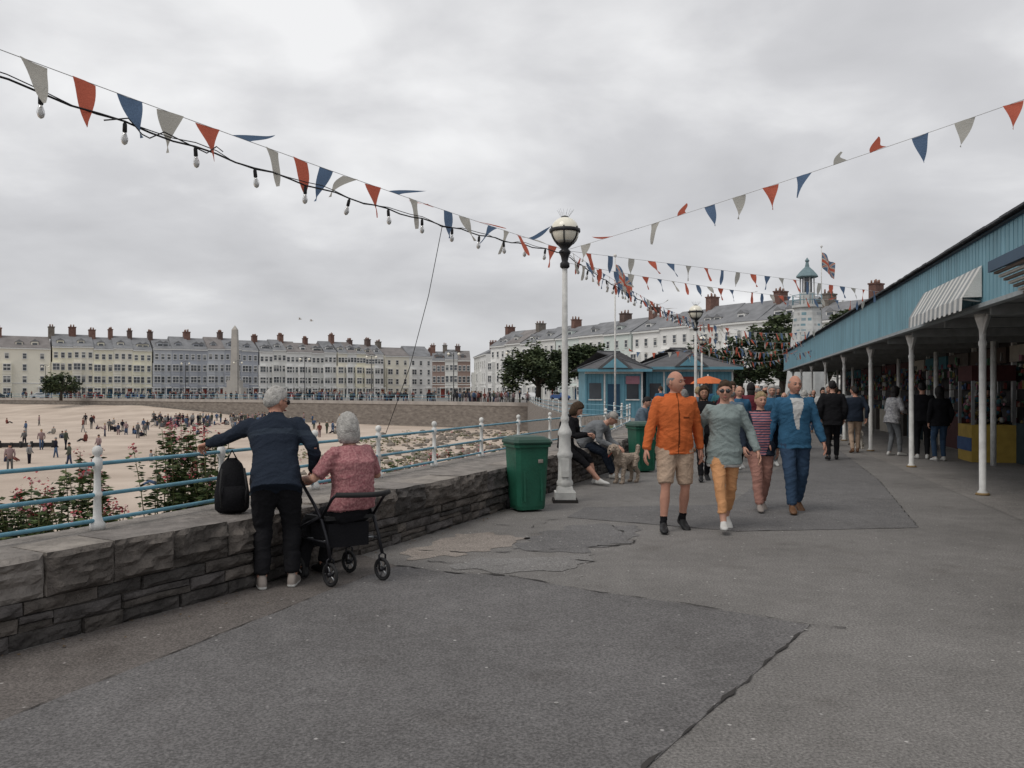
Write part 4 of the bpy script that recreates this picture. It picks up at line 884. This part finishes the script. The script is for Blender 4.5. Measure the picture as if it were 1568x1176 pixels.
    for sn,sd,wr,dv_ in H:
        gr=pose.get('grip'+sn,.35); hdv=V(pose.get('hdir'+sn,tuple(dv_)))
        bk_=V((sd,0.1,0)) if abs(hdv.z)>.5 else V((0,0,1)); th=V((0,1,0)) if abs(hdv.z)>.5 else V((-sd,0,0))
        hand(fb,wr-hdv*.01,hdv,bk_,th,skin,s_,gr)
    ob=fb.obj(name); ob.matrix_world=rot
    return ob
C=cloth
navy=C('navy',(.021,.028,.042)); blackc=C('black',(.015,.015,.017)); orange=C('orange',(.56,.14,.045)); beige=C('beige',(.43,.32,.24)); sage=C('sage',(.25,.3,.295)); peach=C('peach',(.6,.31,.15)); bluej=C('blue_jacket',(.04,.115,.2)); jean=C('jeans',(.04,.07,.12)); salmon=C('salmon',(.36,.19,.155)); whitec=C('white',(.52,.52,.51)); greyc=C('grey',(.17,.18,.19)); navyband=C('navy_band',(.034,.045,.062)); slateb=C('slate_blue',(.12,.16,.2)); zipm=C('zip_dark',(.15,.04,.015))
pink=mat('cloth_pink_print',(.46,.23,.23),.9,.1,55,.3,30,col2=(.24,.08,.095)); strip_m=stripes('striped_top',(.38,.15,.17),(.04,.05,.1),9)
shoeb=mat('shoe_black',(.015,.015,.016),.5); shoew=mat('shoe_white',(.55,.55,.53),.6); shoebr=mat('shoe_brown',(.14,.07,.035),.5); shoeg=mat('shoe_grey',(.25,.22,.2),.7)
HB,HG,HK,HL,HW=hairc
figure('man_in_navy_jumper',(-1.93,6.68),(-.25,.97),1.74,dict(hip=(0,-.03,.92),neck=(-.02,.22,1.37),headoff=(.01,.05,.155),yaw=-.9,pitch=-.1,w_handL=(-2.66,7.08,1.14),handR=(.3,.2,.92),footR=(.13,.02,.085),footL=(-.11,-.02,.085),gripL=.9,gripR=.6,poleL=V((-.6,-.2,-.7))),
  dict(top=navy,pants=blackc,shoe=shoeg,sole=shoew,hair=HW,style='short',hem=-.26,bulk=1.1,collar=1,band=(navyband,.62,.72),skin=skin2,acc='g',legw=1.22))
figure('seated_woman_in_pink',(-1.36,6.93),(-.75,.66),1.66,dict(hip=(0,.0,.64),neck=(0,.03,1.19),headoff=(0,.03,.165),bend=.03,yaw=-.35,w_handL=(-1.78,6.97,.86),w_handR=(-1.42,7.3,.86),w_footL=(-1.80,7.0,.085),w_footR=(-1.66,7.18,.085),gripL=.9,gripR=.9,poleL=V((-.7,-.4,-.6))),
  dict(top=pink,pants=blackc,shoe=shoeb,hair=HW,style='bob',fem=True,bulk=1.2,sleeve=.85,hem=-.1,legw=1.15,belly=.02))
figure('man_in_orange_jacket',(1.88,9.45),(.04,-1),1.84,dict(footR=(.15,.12,.085),footL=(-.12,-.14,.1),pitchL=-.25,handR=(.34,.1,.86),handL=(-.31,-.06,.88),yaw=.75,pitch=.05,twist=.08,neck=(0,.02,1.46)),
  dict(top=orange,pants=beige,pant=.95,shoe=shoeb,sock=blackc,sockt=1.78,hair=HG,style='bald',bulk=1.14,hem=-.14,collar=1,hood=1,skin=skin2,legw=1.25,belly=.02,zip=zipm,pocket=zipm),.010)
figure('woman_in_sage_top',(2.47,9.5),(-.05,-1),1.73,dict(footR=(.06,.27,.085),footL=(-.07,-.24,.12),pitchL=-.45,pitchR=.12,handR=(.27,-.1,.93),handL=(-.36,.12,.92),yaw=-.2,neck=(0,.02,1.46)),
  dict(top=sage,undershirt=whitec,pants=peach,pant=1.72,shoe=shoew,hair=HB,style='short',fem=True,bulk=1.12,hem=-.28,acc='sun',legw=1.0),.010)
figure('woman_in_striped_top',(3.36,11.05),(0,-1),1.6,dict(footR=(.07,.2,.085),footL=(-.08,-.2,.11),pitchL=-.4,handR=(.27,.12,.92),handL=(-.27,-.05,.9),yaw=.1),
  dict(top=navy,inner=(strip_m,2.4,-.3),pants=salmon,shoe=shoeg,hair=HL,style='short',fem=True,bulk=1.15,hem=-.22,legw=1.2,belly=.02))
figure('man_in_blue_jacket',(3.77,10.9),(-.05,-1),1.82,dict(footR=(.08,.18,.085),footL=(-.1,-.2,.11),pitchL=-.4,handR=(.32,-.05,.88),handL=(-.34,.1,.88),yaw=.1,pitch=.05),
  dict(top=bluej,inner=(whitec,1.25,.25),pants=jean,shoe=shoebr,hair=HG,style='bald',bulk=1.13,hem=-.2,collar=1,skin=skin2,legw=1.15))
figure('seated_woman_in_black',(.93,14.05),(.95,-.32),1.68,dict(hip=(0,0,.70),neck=(0,.13,1.2),headoff=(0,.07,.15),bend=.05,pitch=-.5,handR=(.1,.42,.92),handL=(-.12,.4,.9),gripL=.8,gripR=.8,w_footR=(1.5,13.9,.085),w_footL=(1.44,14.1,.085),kpole=V((0,.7,.8))),
  dict(top=blackc,pants=blackc,pant=1.25,shoe=shoew,hair=HB,style='bob',fem=True,bulk=1.15,hood=1))
figure('seated_man_in_cap',(1.33,15.1),(.93,-.35),1.76,dict(hip=(0,0,.68),neck=(0,.4,1.0),headoff=(0,.13,.11),bend=.06,pitch=-.5,w_handR=(1.82,14.75,.62),w_handL=(1.95,14.9,.6),w_footR=(1.85,15.0,.085),w_footL=(1.9,15.25,.085),kpole=V((0,.7,.8))),
  dict(top=greyc,pants=navy,shoe=shoew,hair=HG,style='short',cap=C('cap_stone',(.35,.33,.3)),bulk=1.15))
figure('seated_man_in_grey',(2.98,19.3),(.9,-.4),1.76,dict(hip=(0,0,.68),neck=(0,.15,1.2),headoff=(0,.06,.15),pitch=-.3,handR=(.1,.4,.75),handL=(-.1,.4,.75),footR=(.1,.5,.085),footL=(-.1,.5,.085),kpole=V((0,.7,.8))),
  dict(top=slateb,pants=jean,shoe=shoeb,hair=HK,bulk=1.1),.016)
figure('man_in_black_coat',(7.5,19.1),(.25,1),1.86,dict(footR=(.1,.15,.085),footL=(-.1,-.15,.1)),dict(top=blackc,pants=blackc,shoe=shoeb,hair=HK,bulk=1.15,hem=-.3),.015)
figure('woman_in_check_jacket',(9.5,20.4),(.9,.3),1.74,dict(handR=(.2,.3,1.1),handL=(-.15,.3,1.1),neck=(0,.08,1.45),footR=(.1,.15,.085)),dict(top=mat('check_cloth',(.45,.45,.45),.9,.3,25,col2=(.18,.18,.2)),pants=greyc,shoe=shoew,hair=HK,style='long',fem=True,bulk=1.15,hem=-.2),.015)
figure('man_in_dark_jacket',(9.75,19.4),(.4,.9),1.82,dict(),dict(top=blackc,pants=blackc,shoe=shoew,hair=HK,bulk=1.12),.015)
figure('woman_in_jeans',(9.85,18.8),(.1,1),1.72,dict(footR=(.12,.08,.085)),dict(top=blackc,pants=jean,shoe=shoew,hair=HK,style='long',fem=True,bulk=1.2,hem=-.18),.015)
figure('woman_in_dark_coat',(11.3,19.4),(-.5,-1),1.7,dict(handR=(.1,.3,1.1)),dict(top=blackc,pants=blackc,shoe=shoeb,hair=HK,style='long',fem=True,bulk=1.2,hem=-.3),.018)
figure('woman_with_bag',(3.45,14.7),(-.1,-1),1.7,dict(footR=(.07,.2,.085),footL=(-.08,-.2,.11),pitchL=-.4),dict(top=blackc,pants=blackc,shoe=shoeb,hair=HB,style='long',fem=True,bulk=1.1,skin=skin3),.016)
tops=[blackc,navy,greyc,whitec,slateb,C('burgundy',(.13,.03,.04)),C('olive',(.09,.09,.05)),C('dull_red',(.25,.05,.045)),C('teal',(.04,.13,.15)),C('tan',(.25,.19,.13)),bluej,C('pink_plain',(.33,.21,.22)),blackc,navy]
spots=[(4.3,16),(5.0,18.6),(5.6,17.6),(6.3,21),(6.9,23.5),(7.6,24.5),(5.9,23),(4.9,21.5),(7.0,27),(8.3,27.5),(9.1,26.3),(9.6,29.5),(8.6,31),(7.6,30),(6.6,31),(10.4,32),(9.6,34),(11.2,35),(8.0,34),(7.2,36),(10.5,38),(12.1,38.5),(12.9,41),(11.4,42),(6.2,34),(9.1,39.5),(5.6,27),(10.3,24.6),(11.6,29),(12.9,35.3),(8.1,22.6),(10.8,27.3),
 (5.8,19.8),(6.6,19.3),(6.0,25.2),(7.9,28.8),(8.9,33),(10.0,36),(9.3,24.0),(5.2,24.6),(6.8,33.4),(11.0,40),(4.75,17.1),(5.35,20.6),(6.6,22.4),(7.3,26.0),(8.7,25.4),(8.9,28.6),(9.9,31.2),(10.9,33.6),(9.0,21.4),(9.9,26.0),(11.9,32.2),(7.2,21.6)]
for i,(x,y) in enumerate(spots):
    fa=(U(-.3,.3),-1 if R()<.6 else 1); w_=U(.05,.22)
    figure('pedestrian',(x,y),fa,U(1.58,1.84),dict(footR=(.08,w_,.085),footL=(-.09,-w_,.1),pitchL=-w_*1.5,handR=(.26,U(-.1,.15),.92),handL=(-.26,U(-.1,.15),.92),yaw=U(-.4,.4)),
      dict(top=random.choice(tops),pants=random.choice([blackc,jean,navy,beige,greyc]),shoe=random.choice([shoeb,shoew,shoebr]),hair=random.choice(hairc),style=random.choice(['short','bob','long','bald','short']),fem=R()<.5,bulk=U(1.05,1.2),hem=U(-.25,-.1),sleeve=random.choice([1.95,1.95,.8]),skin=random.choice([skin_m,skin2])),.021)
# ------------------------------------------------------------------ dogs
furc=mat('fur_cream',(.42,.34,.27),.95,.25,30,.8,60); furw=mat('fur_white',(.6,.56,.5),.95,.15,30,.8,60)
def dog(name,loc,face,s_,fur,sit=False,vox=.009,headyaw=0.):
    fx,fy=face;k=math.hypot(fx,fy);fx/=k;fy/=k;rot=Matrix(((fy,fx,0,loc[0]),(-fx,fy,0,loc[1]),(0,0,1,0),(0,0,0,1))); b=MB()
    X=V((1,0,0))
    if not sit:
        b.loft([(V((0,y,z))*s_,X,V((0,0,1)),w_*s_,h_*s_) for y,z,w_,h_ in((-.30,.47,.05,.06),(-.26,.47,.085,.1),(-.12,.47,.085,.09),(.02,.45,.1,.12),(.14,.44,.105,.14),(.22,.46,.08,.12),(.27,.48,.04,.07))],fur,14)
        for sd in(-1,1):
            b.tube([V((sd*.06,-.22,.47))*s_,V((sd*.08,-.15,.33))*s_,V((sd*.08,-.27,.19))*s_,V((sd*.08,-.25,.06))*s_,V((sd*.08,-.24,.03))*s_],[.075*s_,.06*s_,.036*s_,.034*s_,.036*s_],fur,10,rnd=True)
            b.tube([V((sd*.08,.17,.42))*s_,V((sd*.085,.14,.3))*s_,V((sd*.08,.17,.18))*s_,V((sd*.08,.17,.04))*s_],[.06*s_,.046*s_,.036*s_,.036*s_],fur,10,rnd=True)
            for y in(-.24,.18): b.tube([V((sd*.08,y,.028))*s_,V((sd*.08,y+.06,.024))*s_],[.034*s_,.03*s_],fur,8,rnd=True)
        b.tube([V((0,-.28,.5))*s_,V((.01,-.36,.58))*s_,V((.02,-.38,.68))*s_],[.03*s_,.04*s_,.045*s_],fur,8,rnd=True); nb=V((0,.2,.52)); hc=V((0,.34,.68))
    else:
        b.loft([(V((0,y,z))*s_,X,V((0,-.6,.8)),w_*s_,h_*s_) for y,z,w_,h_ in((-.2,.1,.08,.1),(-.16,.18,.12,.14),(-.08,.28,.11,.14),(.02,.38,.1,.12),(.07,.46,.07,.09))],fur,14)
        for sd in(-1,1):
            b.tube([V((sd*.08,-.14,.14))*s_,V((sd*.12,.02,.16))*s_,V((sd*.12,-.06,.05))*s_,V((sd*.12,.06,.03))*s_],[.09*s_,.06*s_,.035*s_,.032*s_],fur,10,rnd=True)
            b.tube([V((sd*.06,.05,.38))*s_,V((sd*.06,.06,.2))*s_,V((sd*.06,.07,.04))*s_,V((sd*.06,.12,.03))*s_],[.055*s_,.038*s_,.034*s_,.03*s_],fur,10,rnd=True)
        b.tube([V((0,-.2,.06))*s_,V((.08,-.3,.05))*s_],[.04*s_,.03*s_],fur,8,rnd=True); nb=V((0,.05,.44)); hc=V((0,.1,.62))
    Rh=Matrix.Rotation(headyaw,3,'Z')
    b.tube([nb*s_,hc*s_],[.085*s_,.07*s_],fur,10,rnd=True); b.ball(hc*s_,(.082*s_,.09*s_,.082*s_),fur,12,8)
    b.tube([(hc+Rh@V((0,.05,-.015)))*s_,(hc+Rh@V((0,.15,-.04)))*s_],[.052*s_,.034*s_],fur,10,rnd=True)
    for sd in(-1,1): b.tube([(hc+Rh@V((sd*.07,0,.04)))*s_,(hc+Rh@V((sd*.1,.0,-.03)))*s_,(hc+Rh@V((sd*.095,.01,-.1)))*s_],[.025*s_,.035*s_,.03*s_],fur,8,rnd=True)
    raw=b.obj('tmp'); md=raw.modifiers.new('r','REMESH'); md.mode='VOXEL'; md.voxel_size=vox; ms=raw.modifiers.new('s','SMOOTH'); ms.iterations=2
    dg=bpy.context.evaluated_depsgraph_get(); dg.update(); me=bpy.data.meshes.new_from_object(raw.evaluated_get(dg)); bpy.data.objects.remove(raw)
    fb=MB(); vs=[v.co+v.normal*(noise.noise(v.co*40/s_)*.014+noise.noise(v.co*85)*.006)*s_ for v in me.vertices]; fb.add(vs,[tuple(p.vertices) for p in me.polygons],fur,True)
    fb.ball((hc+Rh@V((0,.188,-.03)))*s_,.015*s_,eye_d,8,6)
    for sd in(-1,1): fb.ball((hc+Rh@V((sd*.035,.082,.02)))*s_,.011*s_,eye_d,6,5)
    ob=fb.obj(name); ob.matrix_world=rot; return ob
dog('cream_poodle_dog',(2.0,14.35),(-.75,-.65),.92,furc,False,.009,.3)
dog('small_white_dog',(9.75,22.9),(-.3,-1),.75,furw,True,.012)
b=MB(); b.tube([(1.8,14.3,.6),(1.7,14.4,.45),(1.75,14.6,.6)],.006,fm[2],5); b.obj('dog_lead')
# ------------------------------------------------------------------ rollator
r=root('rollator_walker',(-1.46,6.95,0)); cA=V((-1.49,6.69,0));cB=V((-1.1,6.92,0));cC=V((-1.83,6.98,0));cD=V((-1.44,7.22,0))
f_=(cC-cA).normalized(); sd_=(cB-cA).normalized(); b=MB(); wm_=MB()
frm=mat('rollator_frame',(.02,.02,.024),.35,.1,metal=.3)
for c in(cA,cB,cC,cD):
    ce=c+V((0,0,.1)); ring=[ce+f_*math.cos(t)*.085+V((0,0,math.sin(t)*.085)) for t in [i*math.pi/12 for i in range(25)]]
    wm_.tube(ring,.014,rubber,8,cap=False); wm_.tube([q*.85+ce*.15 for q in ring],.007,frm,6,cap=False)
    wm_.tube([ce-sd_*.025,ce+sd_*.025],.022,frm,10)
    for k in range(5):
        t=k*1.257; wm_.tube([ce,ce+f_*math.cos(t)*.075+V((0,0,math.sin(t)*.075))],.007,steel,5)
    b.tube([ce-sd_*.028,ce-sd_*.028+V((0,0,.12)),ce+V((0,0,.14)),ce+sd_*.028+V((0,0,.12)),ce+sd_*.028],.008,frm,6); 
for a,c in((cA,cC),(cB,cD)):
    b.tube([a+V((0,0,.23)),a+f_*.05+V((0,0,.4)),a+f_*.12+V((0,0,.55)),a+f_*.22+V((0,0,.66)),c-f_*.02+V((0,0,.86)),c+f_*.03+V((0,0,.9)),c+f_*.12+V((0,0,.9))],.014,frm,8)
    b.tube([c+V((0,0,.23)),c-f_*.04+V((0,0,.45)),a+f_*.14+V((0,0,.56))],.013,frm,8); b.tube([c+f_*.02+V((0,0,.9)),c+f_*.14+V((0,0,.9))],.021,rubber,8)
    b.tube([c+f_*.06+V((0,0,.88)),c+f_*.1+V((0,0,.83)),c+f_*.0+V((0,0,.82))],.006,frm,5); b.tube([a+f_*.05+V((0,0,.36)),c-f_*.02+V((0,0,.36))],.011,frm,6)
    b.tube([a+f_*.12+V((0,0,.55)),a-f_*.02+V((0,0,.72)),a-f_*.08+V((0,0,.76))],.013,frm,8)
m0=cA-f_*.08+V((0,0,.76)); m1=cB-f_*.08+V((0,0,.76)); b.tube([m0+(m1-m0)*t-f_*.12*math.sin(math.pi*t) for t in [i/10 for i in range(11)]],.022,rubber,8)
b.tube([cA+f_*.1+V((0,0,.36)),cD-f_*.1+V((0,0,.36))],.009,steel,6); b.tube([cB+f_*.1+V((0,0,.36)),cC-f_*.1+V((0,0,.36))],.009,steel,6)
b.obox(cA+f_*.08+sd_*.02+V((0,0,.53)),f_*.3,sd_*.41,V((0,0,.03)),rubber); b.obox(cA+f_*.1+sd_*.05+V((0,0,.3)),f_*.24,sd_*.35,V((0,0,.2)),blackc)
b.obj('frame_and_seat',r); wm_.obj('wheels',r)
b=MB(); c=V((-2.40,7.0,0)); X=V((.9,.4,0)).normalized(); Y=V((-.4,.9,0)).normalized()
b.loft([(c+V((0,0,z))+Y*o_,X,Y,w_,d_) for z,w_,d_,o_ in((.57,.11,.07,0),(.6,.14,.1,0),(.72,.145,.115,0),(.88,.12,.1,.01),(.98,.085,.08,.03),(1.03,.04,.04,.03))],blackc,14)
b.loft([(c+V((0,0,z))-Y*.1,X,Y,w_,.04) for z,w_ in((.6,.09),(.7,.11),(.8,.09))],blackc,12); b.tube([c+V((0,0,1.02))-X*.04,c+V((0,0,1.1)),c+V((0,0,1.02))+X*.04],.008,blackc,6)
for s_ in(-.09,.09): b.tube([c+X*s_-Y*.09+V((0,0,.95)),c+X*s_*1.2-Y*.14+V((0,0,.78)),c+X*s_-Y*.1+V((0,0,.62))],.01,rubber,6)
b.obj('backpack')
b=MB(); b.box((3.72,14.62,.95),(.12,.28,.26),C('bag_brown',(.12,.06,.03)),rz=.2); b.tube([(3.7,14.62,1.08),(3.62,14.65,1.43),(3.72,14.7,1.08)],.012,C('bag_brown',(.12,.06,.03)),6); b.obj('shoulder_bag')
